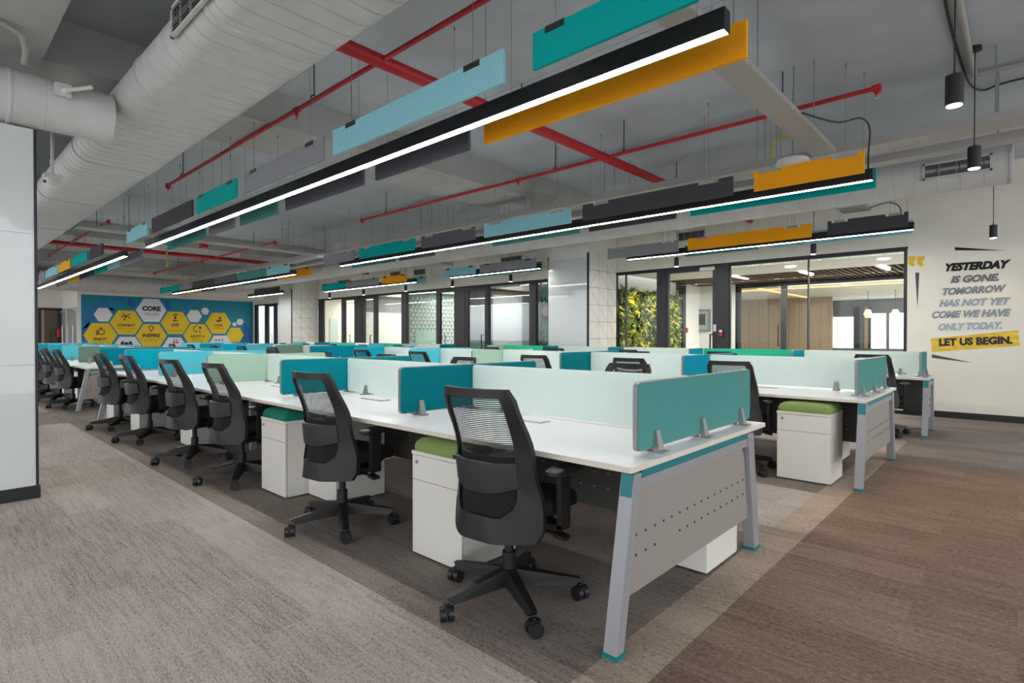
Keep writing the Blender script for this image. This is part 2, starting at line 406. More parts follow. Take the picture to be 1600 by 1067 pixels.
# ------------------------------------------------------------------ rooms behind the glass
ZR = 2.78; YR = 14.4
def part_wall(u, side, m='white_wall', lab='partition between the meeting rooms'):
    x = ux(u, YB); return struct('wall_'+side, MB().box(x-.1, x, YB+.12, YR, 0, ZR), m, lab)
def room(u0, u1, side, m, lab, lamp=1.0):
    x0, x1 = ux(u0, YB), ux(u1, YB)-.1
    struct('wall_'+side, MB().box(x0, x1, YR, YR+.1, 0, ZR), m, lab)
    struct('ceiling_'+side, MB().box(x0, x1, YB+.11, YR+.1, ZR, ZR+.08), 'white_wall', 'white ceiling of the '+side.replace('_', ' '))
    L = bpy.data.lights.new('room_lamp', 'AREA'); L.shape = 'RECTANGLE'; L.size = (x1-x0)*.7; L.size_y = 1.6; L.energy = 24*(x1-x0)*lamp*ROOM_LAMP; L.color = (1, .97, .92)
    lo = bpy.data.objects.new('room_lamp', L); COL.objects.link(lo); lo.location = ((x0+x1)/2, 12.9, ZR-.03)
    return x0, x1
room(397, 440, 'corner_room', 'wall', 'cream back wall of the corner room')
w1 = part_wall(497, 'small_room_side', 'wall', 'cream side wall with pale board right of the far tiled column')
room(497, 560.5, 'small_room', 'wall', 'cream back wall of the small room')
w2 = part_wall(560.5, 'grey_topped_side', 'white_wall', 'white side wall with grey band above')
room(560.5, 631, 'grey_topped_room', 'white_wall', 'white back wall of the grey topped room')
w3 = part_wall(631, 'patterned_side', 'white_wall', 'side wall covered with pale triangles')
room(631, 718, 'patterned_room', 'white_wall', 'pale back wall of the patterned room')
w4 = part_wall(718, 'whiteboard_side', 'grey_wall', 'grey side wall behind the large whiteboard')
room(718, 832, 'whiteboard_room', 'grey_wall', 'grey back wall of the whiteboard room', .5)
struct('wall_whiteboard_room_right', MB().box(ux(832, YB)-.1, ux(832, YB), YB+.12, YR, 0, ZR), 'grey_wall', 'grey right wall of the whiteboard room')
xg = ux(560.5, YB); obj('grey_band', MB().box(xg, xg+.012, YB+.14, YR, 2.17, ZR), 'grey_wall', w2)
xs_ = ux(497, YB)
tag(obj('whiteboard', MB().box(xs_+.001, xs_+.03, 11.55, 11.93, .9, 2.0), 'frost'), 'pale board on the cream side wall right of the far tiled column', 'whiteboard')
xw = ux(718, YB)
wbd = tag(obj('whiteboard', MB().box(xw+.001, xw+.02, 12.45, 13.83, .3, 2.6), 'glossy_white'), 'large white glass board on the grey meeting room wall', 'whiteboard')
for yy, zz in ((13.0, 1.85), (13.2, 1.84)): obj('pen_mark', MB().box(xw+.02, xw+.022, yy-.07, yy+.07, zz-.01, zz+.012), 'grey_wall', wbd)
# pale triangles, row on row
xp = ux(631, YB); h = .135; w = .17
tm1 = MB().prism([(0, 0), (w*.92, 0), (w*.46, h*.86)], lambda a, b, d: (d, a, b), 0, .025).mesh('triangle_tile')
obj('pattern_ground', MB().box(xp, xp+.008, YB+.14, YR, .1, ZR-.02), mk('pattern_ground', '#93a69b', .8), w3)
r = 0; z = .75
while z < ZR-.2:
    yy = YB+.2+(w/2 if r % 2 else 0)
    while yy < 13.4: obj('triangle_tile', tm1, 'frost', w3, (xp+.008, yy, z)); yy += w
    z += h; r += 1
obj('pale_strip', MB().box(xp+.033, xp+.04, 11.5, 12.4, 1.0, 1.45), 'scr_sage', w3)
# floral panel
ya = YB+.35; xa, xb = ux(832, YB)+.01, ux(900, ya)
fp = tag(obj('floral_panel', MB().box(xa, xb, ya, ya+.03, .1, ZR-.03), mk('panel_teal', '#6fa39a', .8)), 'tall floral panel in teal and sand at the left of the white column', 'wall art')
pc, pd, pe_ = mk('petal_dark', '#1c4550', .8), mk('petal_sand', '#c9b27e', .8), mk('petal_pink', '#d79a86', .8)
def leaf(cx, cz, a, L, W, m_, dd=.006):
    pts = [(0, 0), (L*.35, W), (L, 0), (L*.35, -W)]; ca, sa = math.cos(a), math.sin(a)
    obj('petal', MB().prism([(cx+p*ca-q*sa, cz+p*sa+q*ca) for p, q in pts], lambda A, B, d: (A, ya-d, B), 0, dd), m_, fp)
fc = ony(852, 485, ya)
for k in range(16): leaf(fc.x+.1*math.cos(k*PI/8), fc.z+.1*math.sin(k*PI/8), k*PI/8, .42 if k % 2 else .3, .05, pc)
obj('flower_centre', MB().tube([(fc.x, ya, fc.z), (fc.x, ya-.012, fc.z)], .12, 16), pe_, fp)
for k in range(6): leaf(fc.x-.35+.08*k, fc.z+.55+.1*k, .5+.3*k, .5, .1, pd, .004)
for k in range(10): leaf(fc.x-.45, fc.z-1.35+.09*k, .2+.16*k, .75, .03, pc)

# lobby on the right: plain ceiling strip, slatted ceiling, plant wall, glass screen, warm room beyond
lx0, lx1 = C1[0]+.02, 1.6
YS = 13.4; YL = 15.6; XP0 = C1[0]-.02
struct('ceiling_lobby', MB().box(lx0, lx1, YB+.11, YS, ZR-.05, ZR+.05).box(lx0, lx1, YS, YL, ZR+.14, ZR+.2), 'white_wall', 'white lobby ceiling behind the glazing')
struct('wall_lobby_side', MB().box(XP0-.1, XP0, 14.46, YL, 0, ZR+.2), 'white_wall', 'white lobby side wall right of the plant wall')
struct('wall_lobby_left', MB().box(lx0-.25, lx0-.14, YB+.12, YL, 0, ZR+.2), 'white_wall', 'wall behind the plant wall')
struct('wall_lobby_right', MB().box(lx1, lx1+.1, YB+.12, YL, 0, ZR+.2), 'white_wall', 'right side wall of the lobby')
sl = struct('ceiling_slats', MB().box(lx0, lx1, YS, YL, ZR+.12, ZR+.14), 'dark_gap', 'brown slatted lobby ceiling with linear lamps')
sm = MB().box(0, .045, YS, YL, ZR-.06, ZR+.03).mesh('slat'); x = lx0
while x < lx1-.06:
    obj('slat', sm, 'wood_dark', sl, (x, 0, 0)); x += .125
def lobby_lamp(u, v, z, lab, L=.9):
    q = onz(u, v, z); tag(obj('linear_lamp', MB().box(q.x-.035, q.x+.035, q.y, q.y+L, z, z+.05), 'downlight'), lab, 'ceiling lamp', 'linear lamps in the lobby ceiling')
lobby_lamp(1146, 432, ZR-.08, 'left linear lamp in the slatted lobby ceiling'); lobby_lamp(1251, 425, ZR-.08, 'middle linear lamp in the slatted lobby ceiling'); lobby_lamp(1376, 416, ZR-.08, 'right linear lamp in the slatted lobby ceiling')
for u, v, lab in ((1235, 416, 'round recessed lamp in white lobby ceiling over the middle mullion'), (1381, 404, 'round recessed lamp in white lobby ceiling near its right end')):
    q = onz(u, v, ZR-.05); tag(obj('downlight', MB().cyl(q.x, q.y, ZR-.062, ZR-.05, .1, 20), 'downlight'), lab, 'ceiling lamp')
# plant wall on the lobby's left side, facing +x
XP = C1[0]-.02; PY0, PY1 = YB+.13, 14.3
gw = thing('plant_wall', (XP, (PY0+PY1)/2, 0), 0, 'lush green plant wall behind the glass right of the tiled column', 'plant wall')
W = PY1-PY0
obj('backing', MB().box(-.1, 0, -W/2, W/2, 0, 2.38), mk('plant_backing', '#1d2a12', .9), gw)
lf = [mk('leaf_dark', '#2c4412', .6), mk('leaf_mid', '#5f7a1a', .55), mk('leaf_bright', '#a5a524', .5), mk('leaf_yellow', '#d4bb36', .5)]
rnd = random.Random(3)
lms = []
for m_ in lf:
    me = MB().add([(0,0,0),(.03,.045,.03),(.07,.12,-.02),(.03,.045,-.035),(.05,.05,0)], [(0,1,4),(1,2,4),(2,3,4),(3,0,4)]).mesh('leaf'); me.materials.append(m_); lms.append(me)
for k in range(300):
    yy, zz = rnd.uniform(-W/2+.05, W/2-.14), .85+1.5*rnd.random()
    me = lms[min(3, max(0, int(rnd.gauss(1.7, .9))))]
    o = obj('leaf', me, None, gw, (rnd.uniform(.0, .07), yy, zz), (rnd.uniform(-PI, PI), rnd.uniform(-.5, .5), rnd.uniform(-.6, .6))); sc_ = rnd.uniform(1.2, 1.9); o.scale = (sc_,)*3
bulk = [MB() for _ in lf]
for k in range(3400):
    yy, zz = rnd.uniform(-W/2, W/2-.05), 2.36*rnd.random(); a = rnd.uniform(-PI, PI); L = rnd.uniform(.07, .16); xx = rnd.uniform(.005, .06)
    ca, sa = math.cos(a), math.sin(a); t = rnd.uniform(-.03, .05)
    P = lambda p_, q_, d: (xx+d, yy+p_*ca-q_*sa, zz+p_*sa+q_*ca)
    bulk[min(3, max(0, int(rnd.gauss(1.2, .9))))].add([P(0,0,0), P(L*.4,L*.3,.02), P(L,0,.05+t), P(L*.4,-L*.3,.02)], [(0,1,2),(0,2,3)])
for b_, m_ in zip(bulk, lf): tag(obj('foliage', b_, m_, gw), kind='stuff')
for yy in (11.6, 12.6, 13.7):
    L = bpy.data.lights.new('plant_spot', 'SPOT'); L.energy = 70*ROOM_LAMP; L.color = (1, .8, .5); L.spot_size = 1.5; L.spot_blend = .8; L.shadow_soft_size = .05
    lo = bpy.data.objects.new('plant_spot', L); COL.objects.link(lo); lo.location = (XP+.75, yy, 2.62); lo.rotation_euler = (0, math.radians(28), 0)
pxb = XP
struct('wall_lobby_post', MB().box(XP-.1, XP+.12, PY1, PY1+.16, 0, ZR), 'black_frame', 'black upright at the right end of the plant wall')
# white lobby wall and the glass screen to the warm room
xw1 = ux(1152, YL)
struct('wall_lobby', MB().box(pxb-.1, xw1, YL, YL+.1, 0, ZR+.2), 'white_wall', 'white lobby wall behind the tall glass door')
a = ony(1083, 484, YL-.04); b = ony(1110, 518, YL-.04)
fpn = thing('alarm_display', (a.x, YL-.05, b.z), 0, 'grey framed control panel on the white lobby wall', 'control panel')
w_, h_ = b.x-a.x, a.z-b.z
obj('frame', MB().box(0, w_, 0, .05, 0, .05).box(0, w_, 0, .05, h_-.05, h_).box(0, .05, 0, .05, .05, h_-.05).box(w_-.05, w_, 0, .05, .05, h_-.05), 'grey_wall', fpn)
obj('face', MB().box(.05, w_-.05, .02, .05, .05, h_-.05), 'frost', fpn); obj('display', MB().box(w_*.28, w_*.7, .01, .02, h_*.3, h_*.8), 'black', fpn)
q = onx(1072, 516, XP0); tag(obj('call_point', MB().box(XP0, XP0+.04, q.y-.05, q.y+.05, q.z-.07, q.z+.07), 'red'), 'small red call point on the white lobby wall', 'call point')
q = ony(1127, 521, YB); cp = tag(obj('call_point', MB().box(q.x-.045, q.x+.045, YB-.03, YB, q.z-.07, q.z+.1), 'black'), 'small black and red release box on the black frame right of the tall door', 'call point')
obj('red_face', MB().box(-.03+q.x, .03+q.x, YB-.036, YB-.03, q.z-.05, q.z+.02), 'red', cp); obj('white_face', MB().box(-.03+q.x, .03+q.x, YB-.036, YB-.03, q.z+.03, q.z+.07), 'white_plastic', cp)
ND[0] += 1
ax, bx, cx_, dx_ = ux(1149, YL), ux(1157, YL), ux(1220, YL), ux(1229, YL); zt = ony(1180, 449, YL).z; zh = ony(1180, 441, YL).z
ds = struct('door_%d' % ND[0], MB().box(ax, bx, YL, YL+.08, 0, zh+.03).box(cx_, dx_, YL, YL+.08, 0, zh+.03).box(bx, cx_, YL, YL+.08, zt, zh+.03), 'black_frame', 'black framed glass door at the back of the lobby')
obj('pane', MB().box(bx, cx_, YL+.03, YL+.04, 0, zt), 'glass', ds)
q = ony(1217, 524, YL); obj('handle', MB().tube([(q.x, YL, q.z+.27), (q.x, YL-.06, q.z+.27), (q.x, YL-.06, q.z-.27), (q.x, YL, q.z-.27)], .016), 'black', ds)
NW[0] += 1
gs = struct('window_%d' % NW[0], MB().box(dx_, lx1, YL, YL+.06, zt, zh+.04), 'black_frame', 'glass screen between the lobby and the warm lit room')
obj('pane', MB().box(dx_, lx1, YL+.03, YL+.035, 0, zt), 'glass', gs)
struct('wall_lobby_bulkhead', MB().box(lx0, lx1, YL+.0, YL+.1, zh+.04, ZR+.25), 'wood_dark', 'bulkhead above the lobby glass screen')
# warm room beyond
YW = 21.0; zw = 2.62; wx0, wx1 = ux(1120, YW)-1, 3.5
struct('ceiling_warm_room', MB().box(wx0, wx1, YL+.1, YW+3, zw, zw+.1), 'wall', 'beige ceiling of the warm lit room')
for (u0, v0, y0, y1, lab) in ((1170, 452, 16.0, 20.6, 'warm cove strip over the oak wall'),):
    xx = ux(1262, 20.6, 468); tag(obj('cove_strip', MB().box(xx-.1, xx, y0, y1, zw-.03, zw), 'cove'), lab, 'cove lamp')
tag(obj('cove_strip', MB().box(wx0+1, wx1-.5, 16.4, 16.5, zw-.03, zw), 'cove'), 'warm cove strip along the front of the warm room ceiling', 'cove lamp')
xo = ux(1300, YW)
ow = struct('wall_oak', MB().box(wx0, xo, YW, YW+.1, 0, zw), 'wood', 'oak panelled wall of the warm room')
nn = 9; pwid = (xo-ux(1157, YW))/nn
for k in range(nn): obj('panel', MB().box(ux(1157, YW)+k*pwid+.006, ux(1157, YW)+(k+1)*pwid-.006, YW-.02, YW, 0, zw-.02), 'wood', ow)
struct('wall_warm_room_side', MB().box(wx1, wx1+.1, YL, YW+3, 0, zw), 'wall', 'right side wall of the warm room')
NW[0] += 1
fy = YW+2.5
fw = struct('window_%d' % NW[0], MB().box(xo-2, wx1, fy, fy+.1, 0, .85).box(xo-2, wx1, fy, fy+.1, 2.35, zw), 'grey_wall', 'daylit windows at the back of the warm room')
for (u0, u1) in ((1303, 1335), (1362, 1385), (1390, 1424)):
    obj('pane', MB().box(ux(u0, fy), ux(u1, fy), fy+.04, fy+.06, .85, 2.35), 'daylight', fw)
for (u0, u1, mm) in ((1290, 1303, 'wood'), (1335, 1344, 'black_frame'), (1344, 1352, 'grey_wall'), (1352, 1358, 'wood'), (1358, 1362, 'black_frame'), (1385, 1390, 'grey_wall'), (1424, 1450, 'grey_wall')):
    obj('mullion', MB().box(ux(u0, fy), ux(u1, fy), fy-.03-(.1 if mm != 'grey_wall' else 0), fy+.1, .85, 2.35), mm, fw)
obj('blind', MB().box(ux(1303, fy), ux(1335, fy), fy-.05, fy-.03, 2.0, 2.35), 'grey_wall', fw); obj('blind', MB().box(ux(1362, fy), ux(1424, fy), fy-.05, fy-.03, 2.1, 2.35), 'grey_wall', fw)
for u, v, lab in ((1356, 490, 'left amber pendant in the warm room'), (1399, 490, 'right amber pendant in the warm room')):
    q = ony(u, v, 19.0); t = thing('pendant_lamp', (q.x, q.y, q.z), 0, lab, 'pendant lamp')
    obj('shade', MB().tube([(0,0,-.12),(0,0,0),(0,0,.12)], [.07, .11, .06], 14), 'cove', t); obj('cord', MB().cyl(0, 0, .12, zw-q.z, .008, 6), 'cable', t)
L = bpy.data.lights.new('warm_room_lamp', 'AREA'); L.shape = 'RECTANGLE'; L.size = 5; L.size_y = 4; L.energy = 150*ROOM_LAMP; L.color = (1, .86, .68)
lo = bpy.data.objects.new('warm_room_lamp', L); COL.objects.link(lo); lo.location = (-.5, 18.6, zw-.05)
L = bpy.data.lights.new('lobby_lamp', 'AREA'); L.shape = 'RECTANGLE'; L.size = 5; L.size_y = .5; L.energy = 170*ROOM_LAMP; L.color = (1, .96, .9)
lo = bpy.data.objects.new('lobby_lamp', L); COL.objects.link(lo); lo.location = (-2.6, 14.6, ZR-.09)

# ------------------------------------------------------------------ benches, screens
ZT = .74
def slab(name, x0, x1, y0, y1, z0, z1, parent):
    me = MB().box(x0, x1, y0, y1, z0, z1).mesh(name)
    me.materials.append(M['desk_top']); me.materials.append(M['desk_edge'])
    for p in me.polygons: p.material_index = 1 if abs(p.normal.z) < .5 else 0
    return obj(name, me, None, parent)
def end_frame(parent, x, y0, double, s):
    """splayed two-legged end frame; s=+1 for the end that faces +x"""
    e = obj('end_frame', MB().box(x-.022, x+.006, y0+.03, y0+(1.36 if double else .53), .64, .685), 'leg_grey', parent)
    xa, xb = (x-.05, x+.012) if s > 0 else (x-.012, x+.05)
    def leg(ty0, ty1, fy0, fy1):
        l = obj('leg', MB().hexa([(xa, fy0, .018), (xb, fy0, .018), (xb, fy1, .018), (xa, fy1, .018)], [(xa, ty0, .71), (xb, ty0, .71), (xb, ty1, .71), (xa, ty1, .71)]), 'leg_grey', e)
        return l
    fr = leg(y0+.005, y0+.065, y0-.13, y0-.075)
    ry = (1.285, 1.375, 1.40, 1.485) if double else (.47, .56, .53, .61)
    leg(y0+ry[0], y0+ry[1], y0+ry[2], y0+ry[3])
    f1, f2 = (y0-.135, y0-.07), (y0+ry[2]-.005, y0+ry[3]+.005)
    for a, b in (f1, f2): obj('foot', MB().box(xa-.005, xb+.005, a, b, 0, .018), 'teal_cap', e)
    t = .62; k = (.71-t)/(.71-.018)*.135
    obj('leg_cap', MB().hexa([(xa+.004, y0-.014, t), (xb-.004, y0-.014, t), (xb-.004, y0+.01, t), (xa+.004, y0+.01, t)], [(xa+.004, y0-.0, .712), (xb-.004, y0-.0, .712), (xb-.004, y0+.02, .712), (xa+.004, y0+.02, .712)]), 'teal_cap', e)
    xo = x-.012
    obj('teal_strip', MB().box(xo-.01, xo+.012, y0+.09, y0+ry[0]-.01, .685, .714), 'teal_cap', e)
    pb, pt = .205, .642
    def ly(z): return y0+.065+(y0-.075-(y0+.065))*(.71-z)/.692
    def ryy(z): return y0+ry[0]+(ry[2]-ry[0])*(.71-z)/.692
    poly = [(ly(pb), pb), (ryy(pb), pb), (ryy(pt)-.0, pt-.05), (ryy(pt)-.05, pt), (ly(pt)+.05, pt), (ly(pt), pt-.05)]
    obj('end_panel', MB().prism(poly, lambda a, b, d: (d, a, b), xo-.012, xo-.002), 'panel_grey', e)
    hl = MB(); n = 16
    for r_, zz in enumerate((.445, .36)):
        for k in range(n):
            if r_ == 1 and k in (3, 4): continue
            yy = ly(.4)+.06+(ryy(.4)-ly(.4)-.12)*k/(n-1)
            hl.tube([(xo-.003, yy, zz), (xo+.0005, yy, zz)], .006, 6)
    tag(obj('hole_dot', hl, 'dark_gap', e), kind='stuff')  # solid dark discs, the shade inside the holes put into colour
def screen_clip(parent, x, y, z, s, along, mat='clip'):
    """cast clip: a foot on the desk and a tongue up the screen; s = side of the screen"""
    if along == 'x':   # screen runs along y, clip on side s in x
        mb = MB().box(min(x, x+s*.055), max(x, x+s*.055), y-.025, y+.025, z, z+.008)
        mb.hexa([(x, y-.025, z+.008), (x+s*.03, y-.025, z+.008), (x+s*.03, y+.025, z+.008), (x, y+.025, z+.008)], [(x, y-.016, z+.1), (x+s*.01, y-.016, z+.1), (x+s*.01, y+.016, z+.1), (x, y+.016, z+.1)])
    else:
        mb = MB().box(x-.025, x+.025, min(y, y+s*.05), max(y, y+s*.05), z, z+.008)
        mb.hexa([(x-.025, y, z+.008), (x+.025, y, z+.008), (x+.025, y+s*.022, z+.008), (x-.025, y+s*.022, z+.008)], [(x-.014, y, z+.085), (x+.014, y, z+.085), (x+.014, y+s*.008, z+.085), (x-.014, y+s*.008, z+.085)])
    obj('clip', mb, mat, parent)
CNAME = {'muted': 'muted teal', 'teal': 'dark teal', 'teal2': 'teal', 'sage': 'sage green', 'blue': 'light blue', 'cyan': 'cyan blue', 'bluet': 'blue teal', 'moss': 'grey green', 'mint': 'bright mint'}
def bench(bname, divs, cols, y0, double, side_n, centre='frost', centre_cols=None, closed_left=True):
    xr, xl = divs[0]+.1, divs[-1]-.1
    cx = (xr+xl)/2; y1 = y0+(1.62 if double else .8); yc = y0+(.85 if double else .72)
    t = thing('workbench', (cx, (y0+y1)/2, 0), 0, bname, 'desk', 'white workbenches')
    base = Vector((cx, (y0+y1)/2, 0))
    sub = []
    js = [xr]+[d+.22 for d in divs[1:-1]]+[xl]
    for a, b in zip(js[1:], js[:-1]):
        slab('desktop', a+.001, b-.001, y0, yc-.002 if double else y1, ZT-.025, ZT, t)
        if double: slab('desktop', a+.001, b-.001, yc+.002, y1, ZT-.025, ZT, t)
        obj('modesty_panel', MB().box(a+.06, b-.06, yc-.012, yc+.012, .24, .70), 'panel_dark', t)
        hl = MB()
        for zz in (.45, .36):
            for k in range(14): hl.box(a+.2+k*.1-.005, a+.2+k*.1+.005, yc-.0135, yc+.0135, zz-.005, zz+.005)
        tag(obj('hole_dot', hl, 'steel', t), kind='stuff')  # pale studs imitate light seen through holes in the panel
        mx = a+.3*(b-a)
        fl = obj('cable_flap', MB().box(mx-.15, mx+.15, y0+.63, y0+.73, ZT, ZT+.006), 'steel', t)
        obj('flap_lid', MB().box(mx-.135, mx+.135, y0+.642, y0+.718, ZT+.006, ZT+.009), 'white_plastic', fl)
    for j in js[1:-1]:
        obj('inner_leg', MB().box(j-.03, j+.03, yc-.28, yc-.22, 0, ZT-.026).box(j-.03, j+.03, yc-.28, yc+.28, ZT-.07, ZT-.026), 'leg_grey', t)
    end_frame(t, xr, y0, double, 1); end_frame(t, xl, y0, double, -1)
    for ch in list(t.children):
        ch.location = ch.location-base
    # fabric dividers
    ya, yb = y0+.2, (y0+1.60 if double else y0+.74)
    for i, d in enumerate(divs):
        c = cols[i % len(cols)]
        pl = ('at the right end of ' if i == 0 else 'at the left end of ' if i == len(divs)-1 else ORD[i]+' from right on ')+side_n
        sc_ = thing('desk_divider', (d, (ya+yb)/2, ZT+.001), 0, '%s fabric desk divider, %s' % (CNAME[c], pl), 'desk divider', 'fabric dividers on the benches')
        hw, hh = (yb-ya)/2, .157
        obj('edge_trim', MB().prism(rrect(hw, hh, .03), lambda a, b, q: (q, a, .018+hh+b), -.011, .011), 'clip', sc_)
        obj('fabric_panel', MB().prism(rrect(hw-.005, hh-.005, .027), lambda a, b, q: (q, a, .018+hh+b), -.014, .014), 'scr_'+c, sc_)
        for yy in ((-hw+.17, -.02 if double else .0, hw-.17) if double else (-hw+.12, hw-.1)):
            screen_clip(sc_, .014, yy, 0, 1, 'x'); screen_clip(sc_, -.014, yy, 0, -1, 'x')
    for i in range(len(divs)-1):
        a, b = divs[i+1]+.03, divs[i]-.03
        cc = (centre_cols or {}).get(i, 'frost')
        nm = 'frosted glass' if cc == 'frost' else CNAME[cc]
        s_ = thing('spine_screen', ((a+b)/2, yc, ZT+.001), 0, '%s spine screen, %s bay from right on %s' % (nm, 'first' if i == 0 else ORD[i], side_n), 'desk screen', 'screens along the bench spines')
        hw, hh = (b-a)/2, .155
        obj('glass_sheet', MB().prism(rrect(hw, hh, .025), lambda p, q, d: (p, d, .016+hh+q), -.006, .006), 'frost' if cc == 'frost' else 'scr_'+cc, s_)
        for xx in (-hw*.62, hw*.66): screen_clip(s_, xx, -.006, 0, -1, 'y'); screen_clip(s_, xx, .006, 0, 1, 'y')
Y1, Y2, Y3 = 1.996, 5.43, 8.84
D1 = [-1.27, -3.04, -4.79, -6.57, -8.31, -10.01]; D1b = [-11.73, -13.46, -15.15, -16.9, -18.6, -20.3]
D2 = [-1.06, -2.68, -4.34, -5.99, -7.5, -9.2]; D2b = [-10.92, -12.53, -14.13, -15.75, -17.4, -19.0]
D3 = [-.97, -2.54, -4.18, -5.81, -7.45, -9.1]; D3b = [-10.8, -12.4, -14.0, -15.6, -17.2, -18.8]
bench('long white workbench with splayed silver legs, nearest the viewer', D1, ['muted', 'teal', 'teal2', 'sage', 'blue', 'cyan'], Y1, True, 'the nearest bench')
bench('white workbench continuing the nearest one, beyond the cross aisle at left', D1b, ['bluet', 'moss', 'blue', 'cyan', 'bluet', 'blue'], Y1, True, 'the bench beyond the cross aisle')
bench('long white workbench in the middle row with splayed silver legs', D2, ['muted', 'bluet', 'teal', 'sage', 'blue', 'cyan'], Y2, True, 'the middle bench')
bench('white workbench continuing the middle row, in its far left half', D2b, ['bluet', 'moss', 'blue', 'cyan', 'bluet', 'blue'], Y2, True, 'the far left middle bench')
bench('single sided white workbench nearest the glazed rooms and quote wall', D3, ['muted', 'bluet', 'bluet', 'teal2', 'teal', 'sage'], Y3, False, 'the bench by the glazed rooms', centre_cols={1: 'mint', 4: 'mint', 3: 'frost'})
bench('single sided white workbench before the tiled columns, far left half', D3b, ['teal', 'sage', 'blue', 'mint', 'teal', 'blue'], Y3, False, 'the far left bench by columns', centre_cols={1: 'mint', 3: 'blue'})

# ------------------------------------------------------------------ chairs (seat faces +y)
def chair_proto():
    t = thing('office_chair')
    def zf(v): return .36+.69*v
    def lerp(v, ks):
        for (v0, a0), (v1, a1) in zip(ks[:-1], ks[1:]):
            if v <= v1: f_ = max(0, (v-v0)/(v1-v0)); f_ = f_*f_*(3-2*f_); return a0+(a1-a0)*f_
        return ks[-1][1]
    HW = ((0, .27), (.12, .264), (.5, .228), (1, .205)); YCN = ((0, -.235), (.3, -.212), (.55, -.222), (1, -.295))
    TIP = ((0, .15), (.15, .14), (.5, .105), (1, .055)); SI = ((0, .62), (.5, .745), (1, .80))
    def S(s_, v, off=0.0):
        q = max(0, (abs(s_)-.3)/.7)
        return Vector((s_*lerp(v, HW), lerp(v, YCN)+lerp(v, TIP)*q**1.35+off, zf(v)))
    def loop(so, v0, v1, off, n_=14):
        out = [(so(v0+(v1-v0)*k/n_), v0+(v1-v0)*k/n_) for k in range(n_)]
        out += [(so(v1)*(1-2*k/n_), v1) for k in range(n_)]
        out += [(-so(v1-(v1-v0)*k/n_), v1-(v1-v0)*k/n_) for k in range(n_)]
        out += [(-so(v0)*(1-2*k/n_), v0) for k in range(n_)]
        return [S(s_, v, off) for s_, v in out]
    def s_out(v): return 1-.12*max(0, (v-.95)/.05)**2-.10*max(0, (.1-v)/.1)**2
    V0, V1 = .165, .94
    def s_in(v): return lerp(v, SI)-.06*max(0, (v-.9)/.04)**2-.2*max(0, (.27-v)/.105)**2
    mb = MB(); r = [loop(s_out, 0, 1, -.009), loop(s_out, 0, 1, .019), loop(s_in, V0, V1, .013), loop(s_in, V0, V1, -.013)]
    for a, b in ((0, 1), (1, 2), (2, 3), (3, 0)): mb.loft([r[a], r[b]], caps=False)
    obj('back_frame', mb, 'chair', t)
    # woven strips over the opening: open weave above, dense below
    n = 60; dense, open_ = MB(), MB()
    for k in range(n):
        v = V0+(V1-V0)*k/n; hv = (V1-V0)/n
        w0 = min(s_in(v), s_in(min(V1, v+hv)))+.03
        h = hv*(.55 if v > .54 else 1.0)
        pts = [-w0+2*w0*q/8 for q in range(9)]
        (open_ if v > .54 else dense).add([S(s_, v, .006) for s_ in pts]+[S(s_, v+h, .006) for s_ in pts], [(q, q+1, 10+q, 9+q) for q in range(8)], True)
    obj('mesh_lower', dense, 'chair_fabric', t)
    tag(obj('mesh_upper', open_, 'chair_mesh', t), kind='stuff')
    # lumbar band
    mb = MB(); rows_ = []
    for v, o in ((.355, -.012), (.36, -.024), (.47, -.028), (.515, -.026), (.52, -.01)):
        rows_.append([S((-1+2*q/10)*(lerp(v, SI)+.05), v-(.045*(1-abs(-1+2*q/10)**2) if v < .4 else 0), o) for q in range(11)])
    mb.loft(rows_, closed=False, caps=False); mb.loft([rows_[0], [p+Vector((0, .012, 0)) for p in rows_[0]]], closed=False, caps=False)
    obj('lumbar_support', mb, 'chair_grey', t)
    # seat
    o = sup(36, .38); rings = []
    for sx, z in ((.9, .425), (.985, .437), (1, .46), (.985, .485), (.93, .502), (.7, .51), (.3, .512)):
        rings.append([(a*.25*sx, .09+b*.2*sx, z+.025-.03*max(0, b*sx-.55)) for a, b in o])
    obj('seat', MB().loft(rings), 'chair_fabric', t)
    obj('seat_pan', MB().hexa([(-.09, -.13, .335), (.09, -.13, .335), (.11, .13, .345), (-.11, .13, .345)], [(-.19, -.13, .452), (.19, -.13, .452), (.2, .22, .452), (-.2, .22, .452)]), 'chair', t)
    obj('back_bracket', MB().hexa([(-.05, -.2, .345), (.05, -.2, .345), (.06, -.1, .345), (-.06, -.1, .345)], [(-.08, -.2, .40), (.08, -.2, .40), (.1, -.1, .4), (-.1, -.1, .4)]), 'chair', t)
    obj('gas_lift', MB().cyl(0, 0, .1, .24, .034, 14).cyl(0, 0, .24, .34, .022, 14), 'chair', t)
    lv = MB().tube([(.1, .02, .375), (.26, .03, .37)], .008, 6); lv.hexa([(.25, .005, .36), (.31, .005, .35), (.31, .06, .35), (.25, .06, .36)], [(.25, .005, .38), (.31, .005, .365), (.31, .06, .365), (.25, .06, .38)])
    obj('lever', lv, 'chair', t)
    b = obj('star_base', MB().cyl(0, 0, .085, .15, .05, 16, .042), 'chair', t)
    am = MB().hexa([(.03, -.034, .085), (.32, -.022, .075), (.32, .022, .075), (.03, .034, .085)], [(.03, -.024, .16), (.345, -.014, .108), (.345, .014, .108), (.03, .024, .16)]).mesh('base_arm')
    cm = MB()
    for s_ in (-1, 1): cm.tube([(0, s_*.005, .034), (0, s_*.03, .034)], .034, 16)
    cm.cyl(0, 0, .03, .08, .01, 8); cm.box(-.026, .026, -.016, .016, .034, .07)
    cm = cm.mesh('caster')
